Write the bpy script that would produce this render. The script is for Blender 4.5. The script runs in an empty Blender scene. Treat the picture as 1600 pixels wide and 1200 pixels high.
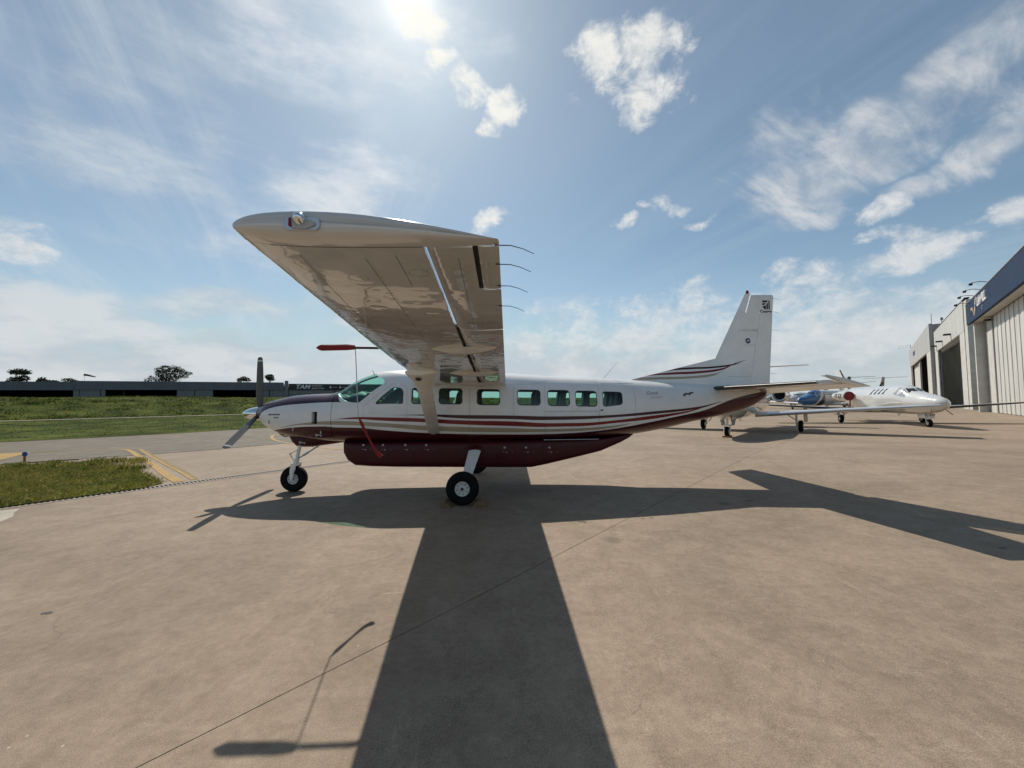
import bpy, bmesh, math, random
import numpy as np
from mathutils import Vector, Matrix
random.seed(7); RNG = np.random.default_rng(7)
S = bpy.context.scene; COL = S.collection
R = math.radians

# ---------------------------------------------------------------- camera
CAM = np.array([6.3735, -9.5471, 2.0035]); YAW, PITCH, ROLL, FPX = .0133, .0453, -.0131, 621.43
fw = np.array([math.sin(YAW)*math.cos(PITCH), math.cos(YAW)*math.cos(PITCH), math.sin(PITCH)])
rt0 = np.array([math.cos(YAW), -math.sin(YAW), 0.]); up0 = np.cross(rt0, fw)
rt = rt0*math.cos(ROLL)+up0*math.sin(ROLL); up = -rt0*math.sin(ROLL)+up0*math.cos(ROLL)
cd = bpy.data.cameras.new('camera'); cam = bpy.data.objects.new('camera', cd); COL.objects.link(cam)
cam.matrix_world = Matrix(((rt[0], up[0], -fw[0], CAM[0]), (rt[1], up[1], -fw[1], CAM[1]), (rt[2], up[2], -fw[2], CAM[2]), (0, 0, 0, 1)))
cd.sensor_width = 36.; cd.lens = FPX/1600*36; cd.clip_start = .05; cd.clip_end = 6000
S.camera = cam
S.view_settings.view_transform = 'Standard'; S.view_settings.look = 'None'
S.view_settings.exposure = 0.0; S.view_settings.gamma = 1; S.view_settings.use_curve_mapping = False
S.render.engine = 'CYCLES'
S.cycles.max_bounces = 8; S.cycles.transparent_max_bounces = 16; S.cycles.caustics_reflective = False; S.cycles.caustics_refractive = False

# ---------------------------------------------------------------- sun and sky
SAZ, SEL = -.2449, .7999
sdir = np.array([math.sin(SAZ)*math.cos(SEL), math.cos(SAZ)*math.cos(SEL), math.sin(SEL)])
sl = bpy.data.lights.new('sun', 'SUN'); sl.energy = 4.4; sl.angle = R(.5); sl.color = (1., .93, .82)
so = bpy.data.objects.new('sun', sl); COL.objects.link(so)
so.rotation_euler = Vector(-sdir).to_track_quat('-Z', 'Y').to_euler(); so.location = (0, 0, 40)

W = bpy.data.worlds.new("World"); S.world = W; W.use_nodes = True
class NT:
    def __init__(s, nt): s.t = nt; s.n = nt.nodes; s.l = nt.links
    def new(s, typ, **kw):
        n = s.n.new(typ)
        for k, v in kw.items(): setattr(n, k, v)
        return n
    def put(s, sock, v):
        if v is None: return
        if isinstance(v, bpy.types.NodeSocket): s.l.new(v, sock)
        else: sock.default_value = v
    def m(s, op, a, b=None, c=None, clamp=False):
        n = s.new('ShaderNodeMath', operation=op, use_clamp=clamp)
        for i, v in enumerate((a, b, c)): s.put(n.inputs[i], v)
        return n.outputs[0]
    def vm(s, op, a, b=None):
        n = s.new('ShaderNodeVectorMath', operation=op); s.put(n.inputs[0], a); s.put(n.inputs[1], b)
        return n.outputs['Value'] if op in ('DOT_PRODUCT', 'LENGTH') else n.outputs[0]
    def ss(s, x, lo, hi, a=0., b=1.):
        n = s.new('ShaderNodeMapRange', interpolation_type='SMOOTHSTEP'); s.put(n.inputs[0], x)
        for i, v in zip((1, 2, 3, 4), (lo, hi, a, b)): s.put(n.inputs[i], v)
        return n.outputs[0]
    def mix(s, f, a, b, bt='MIX'):
        n = s.new('ShaderNodeMix', data_type='RGBA', blend_type=bt); s.put(n.inputs[0], f)
        for i, v in ((6, a), (7, b)):
            s.put(n.inputs[i], v if isinstance(v, bpy.types.NodeSocket) or len(v) == 4 else (*v, 1))
        return n.outputs[2]
    def noise(s, vec, scale, detail=4, rough=.55, dist=0., typ='FBM'):
        n = s.new('ShaderNodeTexNoise'); n.noise_type = typ
        s.put(n.inputs['Vector'], vec); s.put(n.inputs['Scale'], scale); s.put(n.inputs['Detail'], detail)
        s.put(n.inputs['Roughness'], rough); s.put(n.inputs['Distortion'], dist)
        return n.outputs[0]
    def comb(s, x, y, z):
        n = s.new('ShaderNodeCombineXYZ')
        for i, v in enumerate((x, y, z)): s.put(n.inputs[i], v)
        return n.outputs[0]
    def sep(s, v):
        n = s.new('ShaderNodeSeparateXYZ'); s.put(n.inputs[0], v); return n.outputs

def sky_dir(u, v):          # direction on the sky sphere of a bearing given in the photo's 1600 grid
    r = fw+rt*(u-800)/FPX-up*(v-600)/FPX
    return r/np.linalg.norm(r)
# clouds: bearing, half length, half height, tilt (deg), weight
CUMULUS = [(655, 40, 52, 21, -55, 1.25), (688, 100, 25, 13, 45, 1.15), (736, 142, 25, 31, 60, 1.15), (779, 180, 42, 18, 55, 1.15), (762, 200, 18, 10, 30, .9),
    (938, 94, 46, 38, 20, 1.1), (1018, 62, 56, 42, 10, 1.15), (1010, 142, 54, 32, 25, 1.1), (968, 118, 44, 24, 10, .8), (1075, 128, 9, 24, 0, .5), (892, 160, 24, 16, 30, .35),
    (970, 350, 17, 9, 10, .9), (1045, 321, 25, 12, 15, .95), (1006, 330, 8, 11, 40, .7), (1097, 344, 36, 9, 8, .7),
    (764, 352, 30, 22, 20, 1.0), (18, 384, 66, 34, -22, 1.0),
    (1378, 328, 46, 18, 12, .9), (1420, 402, 96, 27, 22, 1.05), (1385, 367, 60, 11, 8, .6), (1590, 322, 54, 28, 15, 1.0), (1520, 336, 40, 9, 15, .6),
    (1085, 452, 32, 30, 40, .9), (1000, 520, 170, 52, 6, .9), (880, 520, 90, 44, 8, .75), (1090, 492, 70, 34, 10, 1.0), (1250, 436, 56, 22, 8, 1.0),
    (1262, 474, 90, 30, 8, .8), (1330, 512, 110, 40, 10, .8), (1180, 528, 150, 60, 0, .8), (1460, 478, 110, 26, 14, .75), (820, 545, 90, 30, 0, .6)]
STREAK = [(1255, 305, 100, 46, 22, 1.0), (1330, 240, 170, 52, 36, 1.05), (1440, 158, 150, 56, 36, .9), (1520, 110, 120, 60, 45, .6), (1480, 262, 130, 24, 26, 1.0),
    (1572, 190, 100, 34, 34, 1.0), (1250, 180, 80, 40, 25, .45), (1190, 260, 70, 34, 30, .35), (1600, 120, 120, 70, 30, .5)]
SOFT = [(60, 498, 210, 44, -6, .9), (260, 560, 330, 52, 0, .9), (350, 474, 120, 22, 0, .8), (530, 292, 130, 74, 20, .6), (600, 520, 260, 80, 0, .5), (480, 430, 200, 60, -10, .35),
    (1300, 556, 330, 60, 0, .9), (930, 574, 330, 46, 0, .9), (560, 40, 260, 120, 0, .45), (780, 470, 160, 60, 0, .25), (1500, 520, 200, 60, 10, .6), (200, 250, 330, 160, -35, .35), (1560, 40, 160, 110, 20, .35),
    (80, 120, 260, 140, -30, .15)]
def build_world():
    g = NT(W.node_tree); g.n.clear()
    out = g.new('ShaderNodeOutputWorld'); bg = g.new('ShaderNodeBackground')
    sky = g.new('ShaderNodeTexSky', sky_type='NISHITA', sun_disc=False, sun_elevation=SEL, sun_rotation=SAZ, altitude=700., air_density=1.0, dust_density=.35, ozone_density=1.2)
    tc = g.new('ShaderNodeTexCoord'); d = g.vm('NORMALIZE', tc.outputs['Generated'])
    x, y, z = g.sep(d)
    zz = g.m('MAXIMUM', z, 0.)
    inv = g.m('DIVIDE', 1., g.m('ADD', zz, .16))
    pl = g.comb(g.m('MULTIPLY', x, inv), g.m('MULTIPLY', y, inv), 0.)          # the flat cloud deck seen in perspective
    warp = g.new('ShaderNodeTexNoise'); g.put(warp.inputs['Vector'], d); warp.inputs['Scale'].default_value = 7.; warp.inputs['Detail'].default_value = 5
    wv = g.vm('MULTIPLY', g.vm('SUBTRACT', warp.outputs[1], (.5, .5, .5)), (.13, .13, .13))
    dw = g.vm('ADD', d, wv)
    def field(lst, dd):
        acc = None
        for (u, v, a, b, rot, w) in lst:
            c = sky_dir(u, v); ca, sa = math.cos(R(rot)), math.sin(R(rot))
            p1 = sky_dir(u+a*ca, v-a*sa)-c; p2 = sky_dir(u+b*sa, v+b*ca)-c
            e1 = p1-c*(p1@c); e2 = p2-c*(p2@c); e2 = e2-e1*(e1@e2)/(e1@e1)
            q1 = g.vm('DOT_PRODUCT', dd, tuple(e1/(e1@e1))); q2 = g.vm('DOT_PRODUCT', dd, tuple(e2/(e2@e2)))
            r2 = g.m('MULTIPLY_ADD', q2, q2, g.m('MULTIPLY', q1, q1))
            f = g.m('MULTIPLY_ADD', r2, -w*.5, w)
            acc = f if acc is None else g.m('SMOOTH_MAX', acc, f, .12)
        return g.m('MAXIMUM', acc, 0.)
    # keep everything in the half sphere in front of each centre: clouds only above the horizon
    n1 = g.noise(g.vm('MULTIPLY', d, (1, 1, 1.35)), 19., 12, .66, .25)
    n2 = g.noise(g.vm('MULTIPLY', d, (1, 1, 1.35)), 5.5, 4, .5)
    sd = tuple(sdir*.018)
    n1s = g.noise(g.vm('MULTIPLY', g.vm('ADD', d, sd), (1, 1, 1.35)), 19., 6, .66, .25)
    fc = field(CUMULUS, dw)
    fcv = g.m('ADD', fc, g.m('MULTIPLY', g.m('SUBTRACT', n1, .5), 3.0))
    fcv = g.m('ADD', fcv, g.m('MULTIPLY', g.m('SUBTRACT', n2, .5), .7))
    gate = g.ss(fc, .0, .22)
    ac = g.m('MULTIPLY', g.ss(fcv, .16, 1.34), gate)
    rotn = g.new('ShaderNodeMapping', vector_type='POINT'); g.put(rotn.inputs[0], pl); rotn.inputs['Rotation'].default_value = (0, 0, R(-28)); rotn.inputs['Scale'].default_value = (1.0, 1.0, 1)
    st = g.vm('MULTIPLY', rotn.outputs[0], (.55, 1.5, 1.))
    n3 = g.noise(st, 5., 11, .62, .4)
    fs = field(STREAK, dw)
    fsv = g.m('ADD', fs, g.m('MULTIPLY', g.m('SUBTRACT', n3, .5), 3.0))
    as_ = g.m('MULTIPLY', g.ss(fsv, .1, 1.35), g.ss(fs, .0, .35))
    as_ = g.m('MULTIPLY', as_, .85)
    # high cirrus: long fibres that run away towards the same bearing
    rc = g.new('ShaderNodeMapping', vector_type='POINT'); g.put(rc.inputs[0], pl); rc.inputs['Rotation'].default_value = (0, 0, R(-118))
    ci = g.noise(g.vm('MULTIPLY', rc.outputs[0], (.20, 1.25, 1.)), 2.0, 9, .62, .9)
    side = g.ss(g.vm('DOT_PRODUCT', d, tuple(sky_dir(150, 260))), .74, .97)
    side2 = g.ss(g.vm('DOT_PRODUCT', d, tuple(sky_dir(1450, 120))), .7, 1.)
    aci = g.m('MULTIPLY', g.ss(ci, .40, .70), g.m('ADD', g.m('MULTIPLY', side, .75), g.m('MULTIPLY', side2, .16)))
    nso = g.noise(g.vm('MULTIPLY', d, (1, 1, 2.6)), 5.5, 11, .62)
    fo = field(SOFT, dw)
    fov = g.m('ADD', fo, g.m('MULTIPLY', g.m('SUBTRACT', nso, .5), 2.6))
    ao = g.m('MULTIPLY', g.m('MULTIPLY', g.ss(fov, .0, 1.1), g.ss(fo, 0., .5)), .80)
    # colours
    skyc = g.vm('MINIMUM', g.vm('MULTIPLY', sky.outputs[0], (SKY_K*.84, SKY_K*1.06, SKY_K*1.03)), (.56, .68, .78))
    lum = g.vm('DOT_PRODUCT', skyc, (.25, .6, .15)); skyc = g.mix(.20, skyc, g.comb(lum, lum, lum))
    skyc = g.mix(g.m('MULTIPLY_ADD', g.ss(g.vm('DOT_PRODUCT', d, tuple(sky_dir(300, 300))), .4, 1.), .10, .05), skyc, (.66, .73, .78)); hz = g.ss(z, .0, .34, .58, 0.)
    skyc = g.mix(hz, skyc, (.50, .575, .62))
    cs = g.m('MAXIMUM', g.vm('DOT_PRODUCT', d, tuple(sdir)), 0.)
    near = g.m('POWER', cs, 9.)
    glow = g.m('ADD', g.m('MULTIPLY', g.m('POWER', cs, 900.), .62), g.m('ADD', g.m('MULTIPLY', g.m('POWER', cs, 70.), .17), g.m('MULTIPLY', g.m('POWER', cs, 12.), .10)))
    skyc = g.mix(1., skyc, g.vm('MULTIPLY', (1., .95, .84), g.comb(glow, glow, glow)), 'ADD')
    skyc = g.mix(g.m('MULTIPLY', aci, .8), skyc, (.60, .69, .76))
    skyc = g.mix(ao, skyc, g.mix(near, g.mix(g.ss(nso, .38, .62), (.47, .52, .565), (.68, .705, .715)), (.92, .94, .96)))
    lit = g.m('MULTIPLY_ADD', g.m('SUBTRACT', n1, n1s), 2.2, .5, clamp=True)
    dens = g.ss(fcv, .8, 2.0)
    ccol = g.mix(lit, (.60, .635, .665), (.86, .85, .83))
    ccol = g.mix(g.m('MULTIPLY', dens, .35), ccol, (.62, .645, .66))
    ccol = g.mix(g.m('MULTIPLY', near, .8), ccol, (1.08, 1.05, .95))
    skyc = g.mix(g.m('MULTIPLY', as_, .9), skyc, g.mix(g.ss(n3, .35, .7), (.54, .575, .61), (.74, .745, .745)))
    skyc = g.mix(g.m('MULTIPLY', ac, g.ss(z, .03, .34, .40, .93)), skyc, ccol)
    below = g.ss(z, -.03, .0)
    skyc = g.mix(below, (.25, .25, .22), skyc)
    g.put(bg.inputs[0], skyc); bg.inputs[1].default_value = 1.0
    g.l.new(bg.outputs[0], out.inputs[0])
SKY_K = .095
build_world()

# ---------------------------------------------------------------- helpers
def tag(o, label=None, cat=None, group=None, kind=None):
    if label: o['label'] = label
    if cat: o['category'] = cat
    if group: o['group'] = group
    if kind: o['kind'] = kind
    return o
def empty(name, loc=(0, 0, 0), rz=0.):
    o = bpy.data.objects.new(name, None); COL.objects.link(o); o.location = loc; o.rotation_euler = (0, 0, rz); o.empty_display_size = .3
    return o
def adopt(o, parent, world=True):
    o.parent = parent
    if world:                       # vertices are written in world metres: cancel the parents' placement
        p = parent
        L = Vector((0, 0, 0))
        while p is not None: L += p.location; p = p.parent
        o.location = -L
    return o
def from_data(name, V, F, mats, parent=None, smooth=True, angle=35, world=True, mi=None):
    me = bpy.data.meshes.new(name); me.from_pydata([tuple(map(float, v)) for v in V], [], F); me.update()
    if not isinstance(mats, (list, tuple)): mats = [mats]
    for m_ in mats: me.materials.append(m_)
    if mi is not None:
        for p, i in zip(me.polygons, mi): p.material_index = i
    if smooth:
        me.polygons.foreach_set('use_smooth', [True]*len(me.polygons)); me.set_sharp_from_angle(angle=R(angle))
    o = bpy.data.objects.new(name, me); COL.objects.link(o)
    if parent is not None: adopt(o, parent, world)
    return o
class MB:
    def __init__(s): s.V = []; s.F = []
    def add(s, V, F):
        k = len(s.V); s.V += [tuple(v) for v in V]; s.F += [tuple(i+k for i in f) for f in F]; return s
    def box(s, a, b):
        x0, y0, z0 = a; x1, y1, z1 = b
        V = [(x0, y0, z0), (x1, y0, z0), (x1, y1, z0), (x0, y1, z0), (x0, y0, z1), (x1, y0, z1), (x1, y1, z1), (x0, y1, z1)]
        return s.add(V, [(0, 3, 2, 1), (4, 5, 6, 7), (0, 1, 5, 4), (1, 2, 6, 5), (2, 3, 7, 6), (3, 0, 4, 7)])
    def obox(s, c, ex, ey, ez):    # centre and three half-axis vectors
        c = np.array(c, float); ex, ey, ez = map(lambda q: np.array(q, float), (ex, ey, ez))
        V = [c+i*ex+j*ey+k*ez for k in (-1, 1) for j, i in ((-1, -1), (-1, 1), (1, 1), (1, -1))]
        return s.add(V, [(0, 3, 2, 1), (4, 5, 6, 7), (0, 1, 5, 4), (1, 2, 6, 5), (2, 3, 7, 6), (3, 0, 4, 7)])
    def tube(s, P, r, n=8, cap=True):
        P = [np.array(p, float) for p in P]; r = r if isinstance(r, (list, tuple)) else [r]*len(P); rings = []
        for i, p in enumerate(P):
            t = P[min(i+1, len(P)-1)]-P[max(i-1, 0)]; t = t/np.linalg.norm(t)
            a = np.cross(t, (0, 0, 1.) if abs(t[2]) < .9 else (1., 0, 0)); a /= np.linalg.norm(a); b = np.cross(t, a)
            rings.append([p+r[i]*(a*math.cos(2*math.pi*k/n)+b*math.sin(2*math.pi*k/n)) for k in range(n)])
        return s.loft(rings, cap)
    def loft(s, rings, cap=True, close=True):
        n = len(rings[0]); V = [v for r in rings for v in r]; F = []
        for i in range(len(rings)-1):
            for k in range(n if close else n-1):
                F.append((i*n+k, i*n+(k+1) % n, (i+1)*n+(k+1) % n, (i+1)*n+k))
        if cap: F += [tuple(range(n-1, -1, -1)), tuple((len(rings)-1)*n+k for k in range(n))]
        return s.add(V, F)
    def lathe(s, prof, c, ax, n=24, cap=True):   # prof: (along, radius)
        ax = np.array(ax, float); ax /= np.linalg.norm(ax); c = np.array(c, float)
        a = np.cross(ax, (0, 0, 1.) if abs(ax[2]) < .9 else (1., 0, 0)); a /= np.linalg.norm(a); b = np.cross(ax, a)
        return s.loft([[c+ax*h+r*(a*math.cos(2*math.pi*k/n)+b*math.sin(2*math.pi*k/n)) for k in range(n)] for h, r in prof], cap)
    def prism(s, poly, f0, f1):      # poly: 2-D points, f0/f1 map them to the two faces
        return s.loft([[f0(*p) for p in poly], [f1(*p) for p in poly]])
    def build(s, name, mat, parent=None, smooth=False, angle=35, world=True):
        o = from_data(name, s.V, s.F, mat, parent, smooth, angle, world)
        return o
def fix_normals(o):
    bm = bmesh.new(); bm.from_mesh(o.data); bmesh.ops.recalc_face_normals(bm, faces=bm.faces); bm.to_mesh(o.data); bm.free(); return o
def boolean(o, cut, op='DIFFERENCE', drop=True):
    fix_normals(cut)
    md = o.modifiers.new('b', 'BOOLEAN'); md.operation = op; md.object = cut; md.solver = 'EXACT'
    dg = bpy.context.evaluated_depsgraph_get(); dg.update()
    me = bpy.data.meshes.new_from_object(o.evaluated_get(dg)); o.modifiers.clear(); old = o.data; o.data = me; bpy.data.meshes.remove(old)
    if drop: bpy.data.objects.remove(cut)
    return o
def shade(o, angle=35):
    me = o.data; me.polygons.foreach_set('use_smooth', [True]*len(me.polygons)); me.set_sharp_from_angle(angle=R(angle)); return o
def copy_thing(o, parent=None):
    c = o.copy(); COL.objects.link(c); c.parent = parent
    for ch in o.children: copy_thing(ch, c)
    return c
def pchip(x, xs, ys):
    xs = np.asarray(xs, float); ys = np.asarray(ys, float); h = np.diff(xs); dl = np.diff(ys)/h; d = np.zeros(len(xs))
    for i in range(1, len(xs)-1):
        if dl[i-1]*dl[i] > 0:
            w1 = 2*h[i]+h[i-1]; w2 = h[i]+2*h[i-1]; d[i] = (w1+w2)/(w1/dl[i-1]+w2/dl[i])
    d[0], d[-1] = dl[0], dl[-1]
    x = np.clip(np.asarray(x, float), xs[0], xs[-1]); i = np.clip(np.searchsorted(xs, x)-1, 0, len(h)-1); t = (x-xs[i])/h[i]
    return (2*t**3-3*t**2+1)*ys[i]+(t**3-2*t**2+t)*h[i]*d[i]+(-2*t**3+3*t**2)*ys[i+1]+(t**3-t**2)*h[i]*d[i+1]

# ---------------------------------------------------------------- materials
MATS = {}
def mat(name, col, rough=.5, metal=0., spec=.5, coat=0., noise=0., nscale=8., bump=0., bscale=30., fn=None, ndetail=5):
    m_ = bpy.data.materials.new(name); m_.use_nodes = True; g = NT(m_.node_tree); b = g.n['Principled BSDF']; g.b = b
    tc = g.new('ShaderNodeTexCoord'); g.co = tc.outputs['Object']
    c = (*col, 1) if len(col) == 3 else col
    b.inputs['Roughness'].default_value = rough; b.inputs['Metallic'].default_value = metal; b.inputs['Specular IOR Level'].default_value = spec
    b.inputs['Coat Weight'].default_value = coat; b.inputs['Coat Roughness'].default_value = .04
    if noise:
        n = g.noise(g.co, nscale, ndetail, .6); k = g.ss(n, .25, .75, 1-noise, 1+noise)
        g.put(b.inputs['Base Color'], g.mix(1., c, g.comb(k, k, k), 'MULTIPLY'))
        g.put(b.inputs['Roughness'], g.ss(n, .3, .7, max(rough-.08, .02), min(rough+.1, 1.)))
    else: b.inputs['Base Color'].default_value = c
    if bump:
        bn = g.new('ShaderNodeBump'); bn.inputs['Strength'].default_value = bump; bn.inputs['Distance'].default_value = .02
        g.put(bn.inputs['Height'], g.noise(g.co, bscale, 6, .6)); g.put(b.inputs['Normal'], bn.outputs[0])
    if fn: fn(g)
    MATS[name] = m_
    return m_
WHITE = (.84, .835, .81); MAROON = (.060, .0065, .012); RED = (.20, .010, .014); TAN = (.40, .33, .23)
def wobble(dist=.004, scale=2.2):
    def f(g):
        bn = g.new('ShaderNodeBump'); bn.inputs['Strength'].default_value = .35; bn.inputs['Distance'].default_value = dist*10
        g.put(bn.inputs['Height'], g.noise(g.co, scale, 3, .45)); g.put(g.b.inputs['Normal'], bn.outputs[0]); g.put(g.b.inputs['Coat Normal'], bn.outputs[0])
    return f
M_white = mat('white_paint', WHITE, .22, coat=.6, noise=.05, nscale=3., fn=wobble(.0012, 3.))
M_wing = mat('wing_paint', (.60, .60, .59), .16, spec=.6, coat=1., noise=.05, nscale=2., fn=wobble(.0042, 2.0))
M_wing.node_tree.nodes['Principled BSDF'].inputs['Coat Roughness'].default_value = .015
M_grey = mat('grey_paint', (.45, .46, .46), .4)
M_black = mat('black_rubber', (.009, .009, .0095), .8, spec=.15, noise=.3, nscale=20)
M_boot = mat('deice_boot', (.010, .010, .011), .38)
M_dark = mat('dark_gap', (.012, .012, .012), .9)
M_ring = mat('panel_ring', (.34, .33, .31), .6)
M_seam = mat('seam', (.14, .135, .125), .8)
M_chrome = mat('polished_metal', (.82, .83, .85), .07, metal=1., bump=.05, bscale=4.)
M_alu = mat('bare_metal', (.62, .62, .62), .35, metal=1., noise=.1)
M_blade = mat('propeller_grey', (.045, .047, .05), .42, noise=.15, nscale=10)
M_redcloth = mat('red_cloth', (.23, .012, .016), .8, noise=.2, nscale=30, bump=.2, bscale=60)
M_cover = mat('engine_cover_cloth', (.13, .014, .018), .85, noise=.25, nscale=6, bump=.4, bscale=9)
M_cord = mat('cord', (.55, .56, .58), .6)
M_redlens = mat('red_lens', (.17, .006, .006), .2)
M_inner = mat('cabin_lining', (.23, .225, .21), .8)
M_seat = mat('seat_leather', (.10, .095, .085), .5)
M_panel = mat('instrument_panel', (.02, .02, .022), .6)
M_decal = mat('decal_dark', (.03, .012, .016), .5)
M_navy = mat('decal_navy', (.02, .03, .07), .5)
M_silverdecal = mat('decal_silver', (.50, .49, .46), .4)
M_maroon = mat('maroon_paint', (.060, .006, .011), .34, spec=.22, coat=.06, noise=.1, nscale=4., fn=wobble(.0012, 2.5))
M_latch = mat('latch_white', (.45, .45, .44), .4)
M_wood = mat('weathered_wood', (.20, .13, .06), .85, noise=.3, nscale=14)
M_orange = mat('orange_rubber', (.32, .11, .03), .7, noise=.15)
M_text = mat('sign_white', (.75, .75, .74), .5)

def glass(name, tint, refl=.5):
    m_ = bpy.data.materials.new(name); m_.use_nodes = True; g = NT(m_.node_tree); g.n.clear()
    out = g.new('ShaderNodeOutputMaterial'); tr = g.new('ShaderNodeBsdfTransparent'); tr.inputs[0].default_value = (*tint, 1)
    gl = g.new('ShaderNodeBsdfGlossy'); gl.inputs['Roughness'].default_value = .02
    lw = g.new('ShaderNodeLayerWeight'); lw.inputs[0].default_value = refl
    mx = g.new('ShaderNodeMixShader'); lw.inputs[0].default_value = .5; g.put(mx.inputs[0], g.m('MULTIPLY_ADD', g.m('POWER', lw.outputs['Facing'], 5.), refl, .05)); g.l.new(tr.outputs[0], mx.inputs[1]); g.l.new(gl.outputs[0], mx.inputs[2])
    g.l.new(mx.outputs[0], out.inputs[0]); MATS[name] = m_
    return m_
M_glass = glass('tinted_glass', (.66, .89, .81), .45)
M_wsglass = glass('windshield_glass', (.78, .95, .90), .30)
M_clear = glass('clear_lens', (.8, .82, .82), .6)
M_darkglass = mat('dark_glass', (.02, .022, .025), .06, spec=.8)

def curve_node(g, x, pts, xr, zr):
    n = g.new('ShaderNodeFloatCurve'); c = n.mapping.curves[0]; n.mapping.use_clip = False
    P = sorted(((px-xr[0])/(xr[1]-xr[0]), (pz-zr[0])/(zr[1]-zr[0])) for px, pz in pts)
    if P[0][0] > .001: P = [(0., P[0][1])]+P
    if P[-1][0] < .999: P = P+[(1., P[-1][1])]
    c.points[0].location = P[0]; c.points[1].location = P[-1]
    for p in P[1:-1]: c.points.new(*p)
    for p in c.points: p.handle_type = 'AUTO_CLAMPED'
    n.mapping.update(); g.put(n.inputs['Value'], x)
    return g.m('MULTIPLY_ADD', n.outputs[0], zr[1]-zr[0], zr[0])
def livery(name, bands, x0, x1, z0, z1, extra=None, dark_low=None):
    """painted stripes: each band is (lower edge points, upper edge points, colour) in side view metres"""
    m_ = bpy.data.materials.new(name); m_.use_nodes = True; g = NT(m_.node_tree); b = g.n['Principled BSDF']
    co = g.new('ShaderNodeTexCoord').outputs['Object']; X, Y, Z = g.sep(co)
    t = g.m('DIVIDE', g.m('SUBTRACT', X, x0), x1-x0, clamp=True)
    n = g.noise(co, 3., 6, .6); dirt = g.ss(n, .25, .8, 1.04, .93); base = g.mix(1., WHITE, g.comb(dirt, dirt, dirt), 'MULTIPLY')
    for lo, hi, colr in bands:
        f = None
        if lo is not None: f = g.m('GREATER_THAN', Z, curve_node(g, t, lo, (x0, x1), (z0, z1)))
        if hi is not None:
            h = g.m('LESS_THAN', Z, curve_node(g, t, hi, (x0, x1), (z0, z1))); f = h if f is None else g.m('MULTIPLY', f, h)
        xs = [p[0] for q in (lo, hi) if q for p in q]
        f = g.m('MULTIPLY', f, g.m('MULTIPLY', g.m('GREATER_THAN', X, min(xs)), g.m('LESS_THAN', X, max(xs))))
        base = g.mix(f, base, colr)
    g.put(b.inputs['Base Color'], base); b.inputs['Roughness'].default_value = .26; b.inputs['Specular IOR Level'].default_value = .38; b.inputs['Coat Weight'].default_value = .22; b.inputs['Coat Roughness'].default_value = .06
    bn = g.new('ShaderNodeBump'); bn.inputs['Strength'].default_value = .35; bn.inputs['Distance'].default_value = .014
    g.put(bn.inputs['Height'], g.noise(co, 2.6, 3, .45)); g.put(b.inputs['Normal'], bn.outputs[0]); g.put(b.inputs['Coat Normal'], bn.outputs[0])
    return m_
mar_top = [(.3, 1.30), (1.169, 1.449), (1.731, 1.508), (2.315, 1.519), (2.552, 1.500), (3.166, 1.48), (3.67, 1.425), (4.593, 1.351), (6.476, 1.288), (7.196, 1.282), (7.995, 1.309), (8.798, 1.386), (9.598, 1.512), (10.124, 1.607), (10.93, 1.76), (11.399, 1.92), (11.703, 2.02), (12.4, 2.16), (12.75, 2.22)]
tan_lo = [(1.25, 1.49), (1.359, 1.505), (1.815, 1.558), (2.509, 1.555), (3.679, 1.497), (4.6, 1.409), (6.477, 1.338), (7.194, 1.337), (7.99, 1.347), (8.791, 1.415), (9.546, 1.556)]
tan_hi = [(1.25, 1.495), (1.359, 1.518), (1.815, 1.592), (2.523, 1.636), (3.679, 1.581), (4.6, 1.512), (5.356, 1.474), (6.478, 1.43), (7.195, 1.40), (7.992, 1.405), (8.792, 1.454), (9.19, 1.505), (9.546, 1.556)]
red_lo = [(2.45, 1.675), (3.121, 1.672), (3.678, 1.631), (4.516, 1.589), (5.356, 1.53), (6.478, 1.478), (7.196, 1.448), (7.986, 1.451), (8.793, 1.51), (9.589, 1.576), (10.446, 1.702), (11.453, 1.912)]
red_hi = [(2.45, 1.676), (3.121, 1.718), (3.678, 1.706), (4.517, 1.673), (5.357, 1.619), (6.48, 1.58), (7.197, 1.532), (7.987, 1.526), (8.794, 1.572), (9.591, 1.654), (10.447, 1.742), (11.453, 1.912)]
dk_lo = [(3.80, 1.752), (4.517, 1.731), (5.357, 1.662), (6.48, 1.628), (7.198, 1.598), (7.989, 1.602), (8.796, 1.637), (9.606, 1.685), (10.777, 1.797), (11.627, 1.974)]
dk_hi = [(3.80, 1.754), (4.517, 1.757), (5.357, 1.735), (6.481, 1.709), (7.2, 1.68), (7.99, 1.676), (8.798, 1.693), (9.608, 1.75), (10.779, 1.842), (11.627, 1.974)]
cowl_lo = [(.50, 1.62), (.66, 1.74), (.72, 1.80), (.80, 1.86), (.925, 1.917), (1.249, 1.984), (1.745, 2.025), (2.412, 2.052), (2.70, 2.052)]
DKTOP = (.045, .014, .030)
def cowl_top_mask(): pass
M_livery = livery('fuselage_livery', [(None, mar_top, MAROON), (tan_lo, tan_hi, TAN), (red_lo, red_hi, RED), (dk_lo, dk_hi, (.055, .008, .014)), (cowl_lo, [(.50, 3.4), (2.37, 3.4), (2.44, 2.55), (2.52, 2.33), (2.60, 2.16), (2.70, 2.055)], DKTOP)], 0., 13., 0., 5.)
fin_dk_lo = [(10.10, 2.68), (10.242, 2.702), (10.821, 2.738), (11.256, 2.748), (11.839, 2.82), (12.281, 2.96)]
fin_dk_hi = [(10.10, 2.685), (10.388, 2.756), (10.823, 2.785), (11.258, 2.793), (11.841, 2.856), (12.281, 2.96)]
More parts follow.
